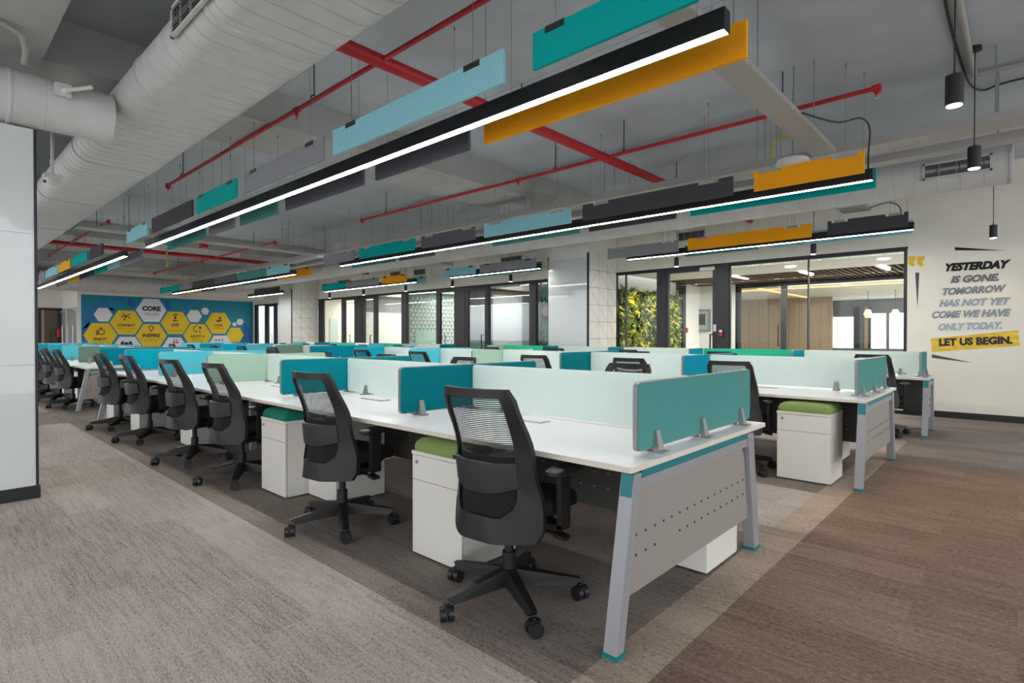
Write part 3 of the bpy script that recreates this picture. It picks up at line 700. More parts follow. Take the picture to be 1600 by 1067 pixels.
    for k in range(5):
        a = math.radians(-106+72*k)
        obj('base_arm', am, 'chair', b, None, (0, 0, a))
        obj('caster', cm, 'black', t, (.345*math.cos(a), .345*math.sin(a), 0), (0, 0, a+PI/2+.5*(k % 3)-.4))
    for s_ in (-1, 1):
        p = obj('armrest', MB().box(s_*.285-.013, s_*.285+.013, -.0, .08, .40, .655).hexa(*[[(min(s_*.15, s_*.298), 0, z), (max(s_*.15, s_*.298), 0, z), (max(s_*.15, s_*.298), .08, z), (min(s_*.15, s_*.298), .08, z)] for z in (.395, .42)]), 'chair', t)
        oo = sup(24, .55); rr = []
        for sx, z in ((.85, .65), (1, .66), (1, .676), (.8, .685)): rr.append([(s_*.285+a*.045*sx, .06+bb*.135*sx, z) for a, bb in oo])
        obj('arm_pad', MB().loft(rr), 'chair', p)
    return t
CH = chair_proto(); CUSED = [0]
def chair(x, y, deg, label, group):
    t = CH if not CUSED[0] else copy_tree(CH)
    CUSED[0] = 1
    t.location = (x, y, 0); t.rotation_euler = (0, 0, math.radians(deg))
    tag(t, label, 'chair', group)
g = 'chairs along the aisle side of the nearest bench'
for i, (x, y, a) in enumerate(((-1.82, 1.96, 5), (-3.37, 1.97, 7), (-5.10, 1.99, 3), (-6.25, 1.97, 7), (-7.87, 1.98, 3), (-9.24, 1.97, 5))):
    chair(x, y, a, 'black mesh office chair, aisle side of the nearest bench, %s' % ('nearest the viewer' if i == 0 else ORD[i]+' from right'), g)
for i, (x, a) in enumerate(((-12.55, 5), (-13.85, 5), (-15.25, 4), (-16.9, 3), (-18.6, 4))):
    chair(x, 1.97, a, 'black mesh office chair beyond the left cross aisle, %s from right' % ('first' if i == 0 else ORD[i]), 'chairs along the bench beyond the cross aisle')
for i, (x, a) in enumerate(((-2.42, 183), (-4.5, 176), (-5.95, 181), (-7.5, 178), (-9.3, 180))):
    chair(x, 3.86, a, 'black office chair, far side of the nearest bench, %s from right' % ('first' if i == 0 else ORD[i]), 'chairs on the far side of the nearest bench')
for i, (x, a) in enumerate(((-2.02, 4), (-3.06, -3), (-4.42, 5), (-6.72, 3), (-8.27, 6))):
    chair(x, 5.42, a, 'black office chair, near side of the middle bench, %s from right' % ('first' if i == 0 else ORD[i]), 'chairs on the near side of the middle bench')
for i, (x, a) in enumerate(((-3.0, 178), (-4.3, 183), (-6.6, 180), (-8.4, 180))):
    chair(x, 7.30, a, 'black office chair, far side of the middle bench, %s from right' % ('first' if i == 0 else ORD[i]), 'chairs on the far side of the middle bench')
for i, (x, a) in enumerate(((-1.38, -6), (-3.4, 4), (-5.0, 0), (-6.6, 4), (-8.3, 2))):
    chair(x, 8.62, a, 'black office chair at the bench nearest the glazed rooms, %s from right' % ('first' if i == 0 else ORD[i]), 'chairs at the bench nearest the glazed rooms')
for i, x in enumerate((-11.6, -13.2, -14.9, -16.6, -18.2)):
    chair(x, 5.38, 3, 'black office chair at the far left middle bench, %s from right' % ('first' if i == 0 else ORD[i]), 'chairs at the far left of the middle row')
for i, x in enumerate((-11.6, -13.2, -14.8, -16.4, -18.0)):
    chair(x, 8.58, 2, 'black office chair at the far left bench before the columns, %s from right' % ('first' if i == 0 else ORD[i]), 'chairs at the far left bench before the columns')

# ------------------------------------------------------------------ pedestals (front faces -y)
def ped_proto(cushion, dz=0):
    t = thing('pedestal')
    w, d, h = .43, .43, .61
    obj('body', MB().box(-w/2, w/2, .02, d, .012, h-.022).box(-w/2+.01, w/2-.01, .012, .02, .02, h-.03), 'ped', t)
    obj('plinth', MB().box(-w/2+.03, w/2-.03, .04, d-.03, 0, .012), 'ped_gap', t)
    obj('lid', MB().box(-w/2-.003, w/2+.003, -.004, d+.002, h-.02, h), 'ped', t)
    dr_ = obj('drawer', MB().box(-w/2+.001, w/2-.001, 0, .012, h-.165, h-.024), 'ped', t)
    obj('lock', MB().tube([(-w/2+.045, 0, h-.062), (-w/2+.045, -.008, h-.062)], .011, 12), 'steel', dr_)
    obj('door', MB().box(-w/2+.001, w/2-.001, 0, .012, .014, h-.169), 'ped', t)
    if cushion:
        o = rrect(w/2, d/2, .03, 4); rings = []
        for s_, z in ((.985, h), (1, h+.012), (1, h+.03), (.95, h+.055), (.86, h+.072), (.5, h+.082)):
            rings.append([(a*s_, d/2+b*s_, z) for a, b in o])
        obj('cushion', MB().loft(rings), cushion, t)
    return t
PP = {}
def ped(x, y, cushion, label, flip=False, group='white pedestals under the benches'):
    if cushion in PP: t = copy_tree(PP[cushion])
    else: t = PP[cushion] = ped_proto(cushion)
    t.location = (x, y, 0); t.rotation_euler = (0, 0, PI if flip else 0)
    tag(t, label, 'pedestal', group)
ped(-2.415, 1.995, 'lime', 'white pedestal with lime cushion beside the nearest chair under the nearest bench')
ped(-4.44, 1.975, 'emerald', 'white pedestal with dark green cushion between the second and third nearest chairs')
ped(-4.0, 2.16, None, 'white pedestal without cushion right of the dark green cushioned pedestal', False)
ped(-7.12, 2.16, 'emerald', 'white pedestal behind the fourth chair of the nearest bench')
ped(-8.62, 2.0, 'lime', 'white pedestal with green cushion by the fifth chair of the nearest bench')
ped(-9.83, 1.97, 'lime', 'white pedestal with green cushion at the left end of the nearest bench')
for i, x in enumerate((-13.18, -14.55, -16.15)): ped(x, 2.1, 'lime', 'white pedestal under the bench beyond the cross aisle, %s from the right' % ('first' if i == 0 else ORD[i]))
ped(-1.44, 3.30, 'lime', 'white pedestal at the far side of the nearest bench, seen under its end panel', True)
for i, x in enumerate((-3.25, -5.0, -6.75, -8.5)): ped(x, 3.36, 'lime', 'white pedestal on the far side of the nearest bench, %s from the right end' % ORD[i+1], True)
ped(-1.40, 5.30, 'lime', 'white pedestal with lime cushion at the right end of the middle bench')
for i, x in enumerate((-3.75, -5.3, -7.32)): ped(x, 5.42, 'lime' if i else 'emerald', 'white pedestal at the near side of the middle bench, %s from the right' % ORD[i+1])
ped(-1.55, 6.8, 'emerald', 'white pedestal on the far side of the middle bench at its right end', True)
for i, x in enumerate((-3.62, -5.1)): ped(x, 6.8, 'lime', 'white pedestal on the far side of the middle bench, %s from the right' % ORD[i+1], True)

# ------------------------------------------------------------------ linear lamps and felt baffles
LY = [2.80, 6.43, 9.80]; ZB = 2.82
WM = {}
BEAMS = ((-6.86, -5.87, .72, 6.85, 3.53), (-6.86, -5.87, 6.85, YB, 3.72), (-16.5, -15.6, .72, YB, 3.53), (-22.6, -21.6, .72, YB, 3.53))
def wire(parent, x, y, z0, z1, r=.0022, knob=True):
    """one suspension wire with its ceiling anchor; under a beam it ends at the beam"""
    w0 = parent.location; X, Y = w0.x+x, w0.y+y
    if abs(w0.z+z1-ZC) < .01:
        for bx0, bx1, by0, by1, bz in BEAMS:
            if bx0-.01 < X < bx1+.01 and by0-.01 < Y < by1+.01: z1 = min(z1, bz-w0.z)
    k = (round(z1-z0, 3), r)
    if k not in WM:
        q = MB().cyl(0, 0, 0, z1-z0, r, 5)
        if knob: q.cyl(0, 0, z1-z0-.03, z1-z0, .008, 6)
        WM[k] = q.mesh('hanger_wire'); WM[k].materials.append(M['wire'])
    return obj('hanger_wire', WM[k], None, parent, (x, y, z0))
def lamp(y, x0, x1, label):
    t = thing('linear_lamp', ((x0+x1)/2, y, ZB), 0, label, 'linear lamp', 'black linear lamps over the benches')
    L = (x1-x0)/2
    obj('housing', MB().box(-L, L, -.0375, .0375, .008, .112).box(-L, L, -.0375, -.033, 0, .008).box(-L, L, .033, .0375, 0, .008).box(-L, -L+.006, -.033, .033, 0, .008).box(L-.006, L, -.033, .033, 0, .008), 'black', t)
    obj('diffuser', MB().box(-L+.006, L-.006, -.033, .033, .002, .008), 'led', t)
    n = max(2, round((x1-x0)/1.75)+1)
    for k in range(n):
        x = -L+.08+(2*L-.16)*k/(n-1); wire(t, x, 0, .112, ZC-ZB)
        if 0 < k < n-1: obj('joint', MB().box(x-.004, x+.004, -.0385, .0385, .013, .113), 'black_frame', t)
BN = {}
FC = {'teal': 'teal', 'blue': 'light blue', 'grey': 'light grey', 'charcoal': 'charcoal', 'yellow': 'orange yellow', 'green': 'sea green', 'dkgrey': 'dark grey', 'mustard': 'mustard yellow'}
def baffle(y, x0, x1, c, where, notch=False, top=None):
    top = top or ZC
    x0, x1 = min(x0, x1), max(x0, x1); L = (x1-x0)/2
    t = thing('acoustic_baffle', ((x0+x1)/2, y, ZB), 0, '%s felt baffle, %s' % (FC[c], where), 'acoustic baffle', 'felt baffles beside the linear lamps')
    h = .208; nx = min(L*.72, L-.16); nw = min(.12, L*.22)
    if notch: poly = [(-L, 0), (L, 0), (L, h), (nx+nw, h), (nx+nw, h-.035), (nx-nw, h-.035), (nx-nw, h), (-nx+nw, h), (-nx+nw, h-.035), (-nx-nw, h-.035), (-nx-nw, h), (-L, h)]
    else: poly = [(-L, 0), (L, 0), (L, h), (-L, h)]
    bm = MB().prism(poly, lambda a, b, d: (a, d, b), -.012, .012)
    obj('felt_panel', bm, 'felt_'+c, t)
    for s_ in (-1, 1):
        if nw > .03: obj('bracket', MB().box(s_*nx-nw*.62, s_*nx+nw*.62, -.015, .015, h-.035, h+.003), 'tray' if notch else 'black_frame', t)
        wire(t, s_*nx, 0, h, top-ZB)
def row(y, items, pre, notch=False, top=None):
    n = len(items)
    for i, (u0, u1, c) in enumerate(items):
        w = '%s, %s from right' % (pre, 'first' if i == 0 else ORD[i]) if n > 1 else pre
        baffle(y, ux(u0, y, 300 if y < 3.5 else 380), ux(u1, y, 300 if y < 3.5 else 380), c, w, notch, top)
dy = .345
lamp(LY[0], -11.2, -1.1, 'long lit black linear lamp over the nearest bench')
row(LY[0]-dy, [(834, 1090, 'teal'), (522, 788, 'blue'), (383, 506, 'grey'), (308, 370, 'teal'), (238, 301, 'charcoal'), (199, 231, 'blue')], 'near side of the nearest lamp')
row(LY[0]+dy-.01, [(758, 1166, 'yellow'), (588, 734, 'dkgrey'), (447, 569, 'dkgrey'), (376, 434, 'green'), (327, 367, 'grey'), (262, 321, 'green')], 'far side of the nearest lamp')
lamp(LY[0]+.02, -23.5, -12.75, 'lit linear lamp at far left over the bench beyond the cross aisle')
row(LY[0]-dy, [(140, 160, 'charcoal'), (112, 136.5, 'teal'), (91, 109, 'mustard'), (71, 90, 'blue'), (60, 70, 'grey')], 'near side of the far left lamp')
row(LY[0]+dy, [(188, 222, 'grey'), (168, 187, 'blue'), (147, 167, 'teal'), (124, 146, 'charcoal'), (106, 123, 'mustard'), (87, 105.5, 'grey')], 'far side of the far left lamp')
lamp(LY[1], -11.05, -1.08, 'long lit black linear lamp over the middle bench')
row(LY[1]-dy, [(1178, 1350, 'yellow'), (911, 1145, 'charcoal'), (757, 892, 'blue'), (659, 742, 'dkgrey'), (562, 648, 'teal'), (507, 553, 'grey')], 'near side of the middle row lamp', True)
row(LY[1]+dy, [(1079, 1368, 'teal'), (921, 1056, 'charcoal'), (770, 905, 'green'), (624, 679, 'dkgrey'), (550, 618, 'green')], 'far side of the middle row lamp', False, 3.21)
lamp(LY[1]+.1, -22.9, -13.4, 'lit linear lamp in the far left half of the middle row')
row(LY[1]-dy+.1, [(417, 452, 'blue'), (372, 415, 'green'), (335, 370, 'dkgrey'), (301, 334, 'charcoal'), (281, 298, 'grey'), (250, 279, 'teal')], 'near side, far left middle lamp')
row(LY[1]+dy+.1, [(438, 487, 'yellow'), (407, 433, 'dkgrey'), (379, 405, 'green'), (315, 336, 'charcoal'), (281, 314, 'mustard')], 'far side, far left middle lamp', False, 3.21)
lamp(LY[2], -5.85, -1.14, 'lit linear lamp before the quote wall and lobby glazing')
row(LY[2]-dy, [(1293, 1419, 'charcoal'), (1075, 1268, 'yellow'), (950, 1060, 'grey')], 'near side, lamp before the lobby', True)
row(LY[2]+dy, [(1203, 1426, 'blue'), (1071, 1185, 'green')], 'far side, lamp before the lobby')
lamp(LY[2]-.1, -11.15, C1[2]-.03, 'lit linear lamp left of the white glass column, over the meeting rooms')
row(LY[2]-dy, [(750, 838, 'grey'), (694, 743, 'blue')], 'near side, lamp left of the white column')
row(LY[2]+dy-.15, [(790, 846, 'green'), (741, 790, 'teal')], 'far side, lamp left of the white column')
lamp(LY[2], -17.9, -12.75, 'lit linear lamp before the grey topped meeting room')
row(LY[2]-dy, [(597, 635, 'yellow'), (541, 592, 'grey'), (503, 539, 'teal')], 'near side, lamp before the grey topped room')
row(LY[2]+dy, [(620, 665, 'blue')], 'far side, lamp before the grey topped room')
lamp(LY[2]-.7, -22.6, -19.6, 'lit linear lamp partly hidden left of the far tiled column')
baffle(LY[2]-1.0, ux(398, 8.8), ux(437, 8.8), 'charcoal', 'left of the far tiled column, above the narrow door')

# ------------------------------------------------------------------ ducts
def ring_pts(kind, p, k=1.0):
    """cross-section loop; kind 'flat': flat oval (y0,y1,z,r), 'round': (yc,zc,r)"""
    out = []
    if kind == 'flat':
        y0, y1, z, r = p; zc = z+r; R_ = r*k
        for i in range(13): a = PI/2+PI*i/12; out.append((y0+R_*math.cos(a), zc+R_*math.sin(a)))
        for i in range(13): a = -PI/2+PI*i/12; out.append((y1+R_*math.cos(a), zc+R_*math.sin(a)))
    else:
        yc, zc, r = p
        for i in range(28): a = 2*PI*i/28; out.append((yc+r*k*math.cos(a), zc+r*k*math.sin(a)))
    return out
def duct_mesh(kind, p, a0, a1, step, axis='x', lip=1.02):
    n = max(2, int((a1-a0)/step)); rings = []
    def put(a, k): rings.append([((a, y, z) if axis == 'x' else (y, a, z)) for y, z in ring_pts(kind, p, k)])
    put(a0, 1)
    for i in range(1, n):
        a = a0+(a1-a0)*i/n; put(a-.007, 1); put(a-.004, lip); put(a+.004, lip); put(a+.007, 1)
    put(a1, 1)
    return MB().loft(rings)
t = thing('air_duct', (0, 0, 0), 0, 'large flat oval ribbed air duct over the aisle at upper left', 'air duct')
DP = (1.33, 1.823, 3.15, .164)
obj('duct_run', duct_mesh('flat', DP, -26.5, 1.5, .17, lip=.95), 'duct', t)
for x in (-5.0, -3.55, -7.4, -9.8, -12.5): obj('flange', MB().loft([[(x+q, y, z) for y, z in ring_pts('flat', DP, 1.06)] for q in (-.012, .012)]), 'duct', t)
def grille(t, x0, x1, y, z0, z1, n):
    gr = obj('grille', MB().box(x0, x1, y, y+.02, z0, z0+.02).box(x0, x1, y, y+.02, z1-.02, z1).box(x0, x0+.02, y, y+.02, z0, z1).box(x1-.02, x1, y, y+.02, z0, z1), 'duct', t)
    obj('grille_back', MB().box(x0+.01, x1-.01, y+.014, y+.019, z0+.01, z1-.01), 'dark_gap', gr)
    for k in range(n):
        z = z0+.02+(z1-z0-.04)*(k+.5)/n; obj('slat', MB().hexa([(x0+.02, y+.002, z-.006), (x1-.02, y+.002, z-.006), (x1-.02, y+.012, z+.001), (x0+.02, y+.012, z+.001)], [(x0+.02, y+.002, z-.003), (x1-.02, y+.002, z-.003), (x1-.02, y+.012, z+.004), (x0+.02, y+.012, z+.004)]), 'tray', gr)
    for k in range(1, 4): obj('slat', MB().box(x0+(x1-x0)*k/4-.004, x0+(x1-x0)*k/4+.004, y, y+.012, z0+.02, z1-.02), 'tray', gr)
gy = 1.33-.164-.012; gl = ony(266, 53, gy); gr_ = ony(322, 0, gy)
grille(t, gl.x, gl.x+.75, gy, 3.215, 3.415, 8)
t = thing('branch_duct', (0, 0, 0), 0, 'round duct crossing above the near left column into the big duct', 'air duct')
obj('duct_run', duct_mesh('round', (-5.72, 3.12, .2), -4.5, 1.16, .42, 'y', .985), 'duct', t)
obj('collar', MB().loft([[(a, yy, b) for a, b in ring_pts('round', (-5.72, 3.12, .2), k_)] for yy, k_ in ((.5, 1.0), (.505, 1.03), (.52, 1.03), (.525, 1.0))]), 'duct', t)
t = thing('rear_duct', (0, 0, 0), 0, 'round ribbed air duct running across the room beyond the middle bench', 'air duct')
RP = (8.3, 3.209, .222)
obj('duct_run', duct_mesh('round', RP, -24.36, -.1, .21, lip=.982), 'duct', t)
obj('end_cap', MB().loft([[(xx, y, z) for y, z in ring_pts('round', RP, k_)] for xx, k_ in ((-.1, 1.05), (-.07, 1.05), (-.068, .98))]), 'duct', t)
grille(t, -.86, -.24, 8.3-.222-.012, 3.115, 3.30, 8)
t = thing('end_duct', (0, 0, 0), 0, 'large duct running along the mural wall at far left', 'air duct')
obj('duct_run', duct_mesh('round', (-24.7, 3.2, .33), 3.0, 10.5, .3, 'y', .985), 'duct', t)
for y in (4, 7, 10): wire(t, -24.7, y, 3.53, ZC, .008)
for i, (u0, v0, u1, v1, w_) in enumerate(((1059, 358, 1102, 378, 'above the plant wall'), (783, 398, 816, 412, 'above the whiteboard room'), (647, 419, 665, 430, 'above the patterned wall'), (610, 423, 626, 436, 'right of the grey topped room'), (528, 436, 546, 446, 'above the small room'))):
    a, b = ony(u0, v1, YB), ony(u1, v0, YB)
    z0, z1 = b.z-.2, b.z
    t = thing('wall_grille', (0, 0, 0), 0, 'dark louvred air grille high on the cream wall '+w_, 'air grille', 'air grilles on the cream wall')
    grille(t, a.x, b.x, YB-.02, z0, z1, 7)

# ------------------------------------------------------------------ sprinkler pipes
def ubolt(p, x, y, z, r): obj('pipe_hanger', MB().cyl(x, y, z+r+.02, ZC, .006, 6).tube([(x, y+math.cos(k*PI/6)*(r+.012), z+math.sin(k*PI/6)*(r+.022)) for k in range(0, 7)], .006, 6), 'cable', p)
def sprinkler(p, x, y, z):
    s_ = obj('sprinkler_head', MB().cyl(x, y, z-.055, z-.018, .018, 10), 'red', p)
    obj('bulb', MB().cyl(x, y, z-.085, z-.055, .008, 8), 'red_bulb', s_); obj('deflector', MB().cyl(x, y, z-.09, z-.085, .02, 12), 'steel', s_)
def main_pipe(x, label):
    t = thing('main_pipe', (0, 0, 0), 0, label, 'sprinkler pipe', 'red sprinkler mains')
    obj('pipe_run', MB().tube([(x, 2.05, 3.5), (x, 10.9, 3.5)], .055, 16), 'red', t)
    for y in (2.2, 4.3, 7.8): ubolt(t, x, y, 3.5, .055)
main_pipe(-3.82, 'thick red main pipe running away from the viewer across the ceiling')
main_pipe(-16.9, 'thick red main pipe crossing the ceiling at far left')
def branch(y, x0, x1, heads, hang, label):
    t = thing('sprinkler_pipe', (0, 0, 0), 0, label, 'sprinkler pipe', 'thin red sprinkler branches'); z = 3.5
    obj('pipe_run', MB().tube([(x0, y, z), (x1, y, z)], .021, 12).box(x0-.02, x0+.03, y-.026, y+.026, z-.04, z+.026).box(x1-.03, x1+.02, y-.026, y+.026, z-.04, z+.026), 'red', t)
    for x in heads:
        obj('tee', MB().tube([(x-.035, y, z), (x+.035, y, z)], .03, 10), 'red', t); sprinkler(t, x, y, z)
    for x in hang: ubolt(t, x, y, z, .021)
branch(2.58, -9.28, .6, (-9.26, -5.25), (-8.6, -4.9, -2.2), 'thin red branch pipe on the near side of the nearest lamp')
branch(5.86, -9.3, -.95, (-9.28, -5.27, -.96), (-8.5, -4.6, -3.55, -1.75), 'thin red branch pipe between the nearest and middle lamps')
branch(2.6, -19.7, -13.0, (-19.68, -13.02), (-18.5, -14.0), 'thin red branch pipe at far left over the bench beyond the aisle')
branch(5.85, -22.6, -13.0, (-22.5, -17.8, -13.05), (-20, -14.2), 'thin red branch pipe at far left in the middle row')
branch(9.2, -15.5, -12.9, (-15.4, -12.95), (-13.4,), 'short red branch pipe high before the grey topped room')

# ------------------------------------------------------------------ cable trays
def tray(x0, x1, y0, y1, z, h, along, label):
    t = thing('cable_tray', (0, 0, 0), 0, label, 'cable tray', 'grey cable trays under the ceiling')
    obj('tray_base', MB().box(x0, x1, y0, y1, z, z+.006), 'tray', t)
    if along == 'x': sides = ((x0, x1, y0, y0+.008), (x0, x1, y1-.008, y1))
    else: sides = ((x0, x0+.008, y0, y1), (x1-.008, x1, y0, y1))
    for a in sides: obj('tray_side', MB().box(a[0], a[1], a[2], a[3], z+.006, z+h), 'tray', t)
    n = int(max(x1-x0, y1-y0)/2.2)+1
    for k in range(n):
        f_ = (k+.5)/n
        if along == 'x':
            for y in (y0+.02, y1-.02): wire(t, x0+(x1-x0)*f_, y, z+.006, ZC, .005)
        else:
            for x in (x0+.02, x1-.02): wire(t, x, y0+(y1-y0)*f_, z+.006, ZC, .005)
    return t
tray(-24, XE, 6.6, 6.9, 3.21, .08, 'x', 'long grey cable tray crossing the room above the middle lamp')
tray(-24, XE, 7.28, 7.48, 3.21, .08, 'x', 'narrow grey cable tray between the long tray and the rear duct')
tray(-1.66, -1.44, 2.0, 6.59, 3.215, .05, 'y', 'grey cable tray running away from the orange yellow baffle to the long tray')
tray(-12.6, -12.25, 2.0, 6.59, 3.215, .05, 'y', 'grey cable tray over the cross aisle at left')
tray(-1.95, -1.6, 8.6, 9.4, 3.1, .05, 'y', 'short grey cable tray below the rear duct near the quote wall')
tray(-11.0, -10.7, 8.6, 9.38, 3.1, .05, 'y', 'short grey cable tray before the patterned wall')

# ------------------------------------------------------------------ pendants and small ceiling things
def pendant(u, v, y, z, label, r=.05, h=.2, en=14):
    x = ux(u, y, v)
    t = thing('pendant_lamp', (x, y, z), 0, label, 'pendant lamp', 'black cylinder pendants')
    obj('shade', MB().cyl(0, 0, .004, h, r, 24), 'black', t); obj('lens', MB().cyl(0, 0, 0, .006, r*.86, 20), 'downlight', t)
    obj('cord', MB().cyl(0, 0, h, ZC-z-.0, .005, 6).cyl(0, 0, h, h+.03, .008, 6), 'cable', t); obj('canopy', MB().cyl(0, 0, ZC-z-.035, ZC-z, .05, 20), 'black', t)
    L = bpy.data.lights.new('pendant_spot', 'SPOT'); L.energy = en; L.color = (1, .80, .58); L.spot_size = 1.7; L.spot_blend = .7; L.shadow_soft_size = .04
    lo = bpy.data.objects.new('pendant_spot', L); COL.objects.link(lo); lo.parent = t; lo.location = (0, 0, -.01)
pendant(1491, 166, 4.67, 2.8, 'black cylinder pendant nearest at the upper right'); pendant(1522, 264, 6.54, 2.8, 'black cylinder pendant with long cord before the rear duct grille')
for u, v, w_ in ((1552, 364, 'above the word YESTERDAY'), (1271, 392, 'before the lobby glazing'), (1057, 411, 'above the tall glass door'), (798, 437, 'above the whiteboard room'), (707, 446, 'above the third glass door'), (634, 454, 'above the patterned wall'), (568, 459, 'above the second glass door'), (515, 464, 'above the small room')):
    pendant(u, v, 10.6, 2.70, 'small black cylinder pendant '+w_, .045, .19, 5)
def dome(x, y, z, label, name='smoke_detector', r=.09):
    t = thing(name, (x, y, z), 0, label, 'detector')
    obj('body', MB().tube([(0,0,0),(0,0,.02),(0,0,.06)], [r*.7, r, r*.9], 20), 'white_plastic', t); obj('rod', MB().cyl(0, 0, .06, ZC-z, .008, 6), 'wire', t)
q = onz(490, 407, 3.1); dome(q.x+.55, q.y, 3.12, 'white ceiling access point at the left end of the middle row lamp', 'access_point', .2)
q = onz(1243, 262, 3.1); dome(q.x, q.y-.1, 3.1, 'white dome behind the orange yellow baffle of the middle row', 'access_point', .17)
p = CO+_ray(82, 285)*6.2
t = thing('cctv_camera', (p.x, p.y, p.z), 0, 'white dome security camera on a pole beside the near left column', 'camera')
obj('mount', MB().box(-.08, .08, -.08, .08, .035, .085), 'white_plastic', t); obj('dome', MB().tube([(0,0,.035),(0,0,-.01),(0,0,-.05),(0,0,-.07)], [.075, .072, .045, .01], 20), 'white_plastic', t)
obj('lens', MB().tube([(.02,-.06,-.0),(.03,-.075,-.01)], .015, 10), 'dark_gap', t); obj('pole', MB().cyl(0, 0, .085, ZC-p.z, .016, 10).cyl(0, 0, .2, .25, .022, 10), 'white_plastic', t)
p = onx(98, 142, -5.5)
t = thing('antenna_bracket', (p.x+.02, p.y, p.z), 0, 'small beige antenna bracket with short arm on the crossing duct', 'bracket')
obj('plate', MB().box(-.06, .012, -.05, .05, -.05, .05), 'duct', t); obj('joint', MB().tube([(.01,0,-.01),(.06,.02,-.01)], .018, 10), 'white_plastic', t); obj('arm', MB().tube([(.05,.02,-.01),(.06,.17,.06)], .016, 10), 'white_plastic', t)
p0, p1 = onz(0, 84, 3.45), onz(58, 100, 3.45)
tag(obj('conduit', MB().tube([(-5.2, -2.0, 3.44), (-5.2, .45, 3.44), (-5.25, .55, 3.42), (-5.35, .58, 3.36), (-5.45, .58, 3.3)], .02, 10), 'tray'), 'grey conduit pipe bending down above the crossing duct', 'conduit')
q = onz(374, 429, 3.05); q.x += .35; t = thing('exit_light', (q.x, q.y, 3.05), 0, 'white and red emergency light box hanging far left in the middle row', 'emergency light')
obj('box', MB().box(-.45, .25, -.06, .06, -.05, .06), 'white_plastic', t); obj('red_end', MB().box(.25, .45, -.05, .05, -.02, .05), 'red', t); wire(t, -.3, 0, .06, ZC-3.05, .006); wire(t, .15, 0, .06, ZC-3.05, .006)
q = onz(318, 381, 3.45); t = thing('alarm_sounder', (q.x, q.y, q.z), 0, 'small red alarm box hanging left of the middle row', 'alarm')
obj('box', MB().box(-.12, .12, -.06, .06, -.1, .06), 'red', t); wire(t, 0, 0, .06, ZC-q.z, .006)
# conduits on the ceiling at the right
tag(obj('conduit', MB().tube([(-.375, 3.0, ZC-.03), (-.36, 7.15, ZC-.03)], .028, 10), 'tray'), 'grey conduit along the ceiling beside the near pendant', 'conduit')
tag(obj('conduit', MB().tube([(-.35, 7.15, ZC-.03), (4.6, 7.15, ZC-.03)], .022, 8), 'tray'), 'thin grey conduit across the ceiling at the right edge', 'conduit')
tag(obj('ceiling_cable', MB().tube(smooth([(-.5, 3.0, ZC-.02), (-.43, 4.4, ZC-.012), (-.45, 5.6, ZC-.02), (-.44, 6.6, ZC-.012), (-.40, 7.4, ZC-.02), (-.3, 7.65, ZC-.03), (-.1, 7.6, ZC-.02), (.6, 7.62, ZC-.02), (2.5, 7.6, ZC-.02), (4.6, 7.6, ZC-.02)]), .01, 6), 'cable'), 'thin black cable along the ceiling beside the near pendants', 'cable')
q = onz(1207, 225, 3.6); tag(obj('earth_cable', MB().tube(smooth([(q.x+.25, q.y, 3.62), (q.x+.05, q.y, 3.66), (q.x, q.y, 3.6), (q.x-.02, q.y+.05, 3.42), (q.x, q.y+.25, 3.30)]), .014, 8), 'yg_cable'), 'yellow green earth cable dropping into the long cable tray', 'cable')
q = onz(261, 408, 3.2); tag(obj('earth_cable', MB().tube(smooth([(q.x, q.y, ZC), (q.x, q.y, 3.25), (q.x+.03, q.y+.02, 3.12), (q.x-.06, q.y, 3.08)]), .02, 8), 'yg_cable'), 'loose yellow green cable end hanging far left below the lamp', 'cable')
tag(obj('lamp_cable', MB().tube(smooth([(-1.44, 5.35, 3.26), (-1.25, 5.75, 3.24), (-1.12, 6.05, 3.33), (-1.09, 6.3, 3.3), (-1.12, 6.43, 3.1), (-1.12, 6.43, 2.93)]), .008, 6), 'cable'), 'black supply cable looping from the cable tray to the middle lamp', 'cable')
tag(obj('lamp_cable', MB().tube(smooth([(-1.6, 9.3, 3.12), (-1.42, 9.6, 3.22), (-1.3, 9.75, 3.15), (-1.3, 9.8, 2.93)]), .008, 6), 'cable'), 'black supply cable looping down to the lamp before the quote wall', 'cable')

# ------------------------------------------------------------------ painted quote on the cream wall
PK = {'k0': '#17171a', 'k1': '#6c7074', 'k2': '#7d838a', 'k3': '#98a2ac', 'k4': '#8a949d', 'k5': '#a3b0bb', 'ink': '#2c2d33', 'yellow': '#e7bd2d', 'slate': '#4b4f57'}
for k, v in PK.items(): M['pk_'+k] = mk('paint_'+k, v, .8, noise=.06, scale=14)
M['pk_band'] = mk('brushed_yellow_paint', '#e2bc3e', .8, noise=.28, scale=5, stretch=(1, 1, 6))
qt = thing('painted_quote', (0, YB-.001, 0), 0, 'painted motivational quote with yellow band on the cream wall at right', 'wall lettering')
def wtext(body, u0, v0, u1, v1, hpx, m, shear=.25, off=.012):
    a, b = ony(u0, v0, YB), ony(u1, v1, YB); d = b-a; L = d.length; ang = math.atan2(d.z, d.x)
    hz = abs(ony(u0, v0-hpx/2, YB).z-ony(u0, v0+hpx/2, YB).z)
    me = text_mesh(body, hz/.72, shear, off*hz, .0015, L)
    o = obj('lettering', me, m, qt); c = (a+b)/2
    o.location = (c.x, -.003, c.z); o.rotation_euler = Euler((PI/2, 0, 0)); o.matrix_local = Matrix.Translation((c.x, -.003, c.z)) @ Matrix.Rotation(-ang, 4, 'Y') @ Matrix.Rotation(PI/2, 4, 'X')
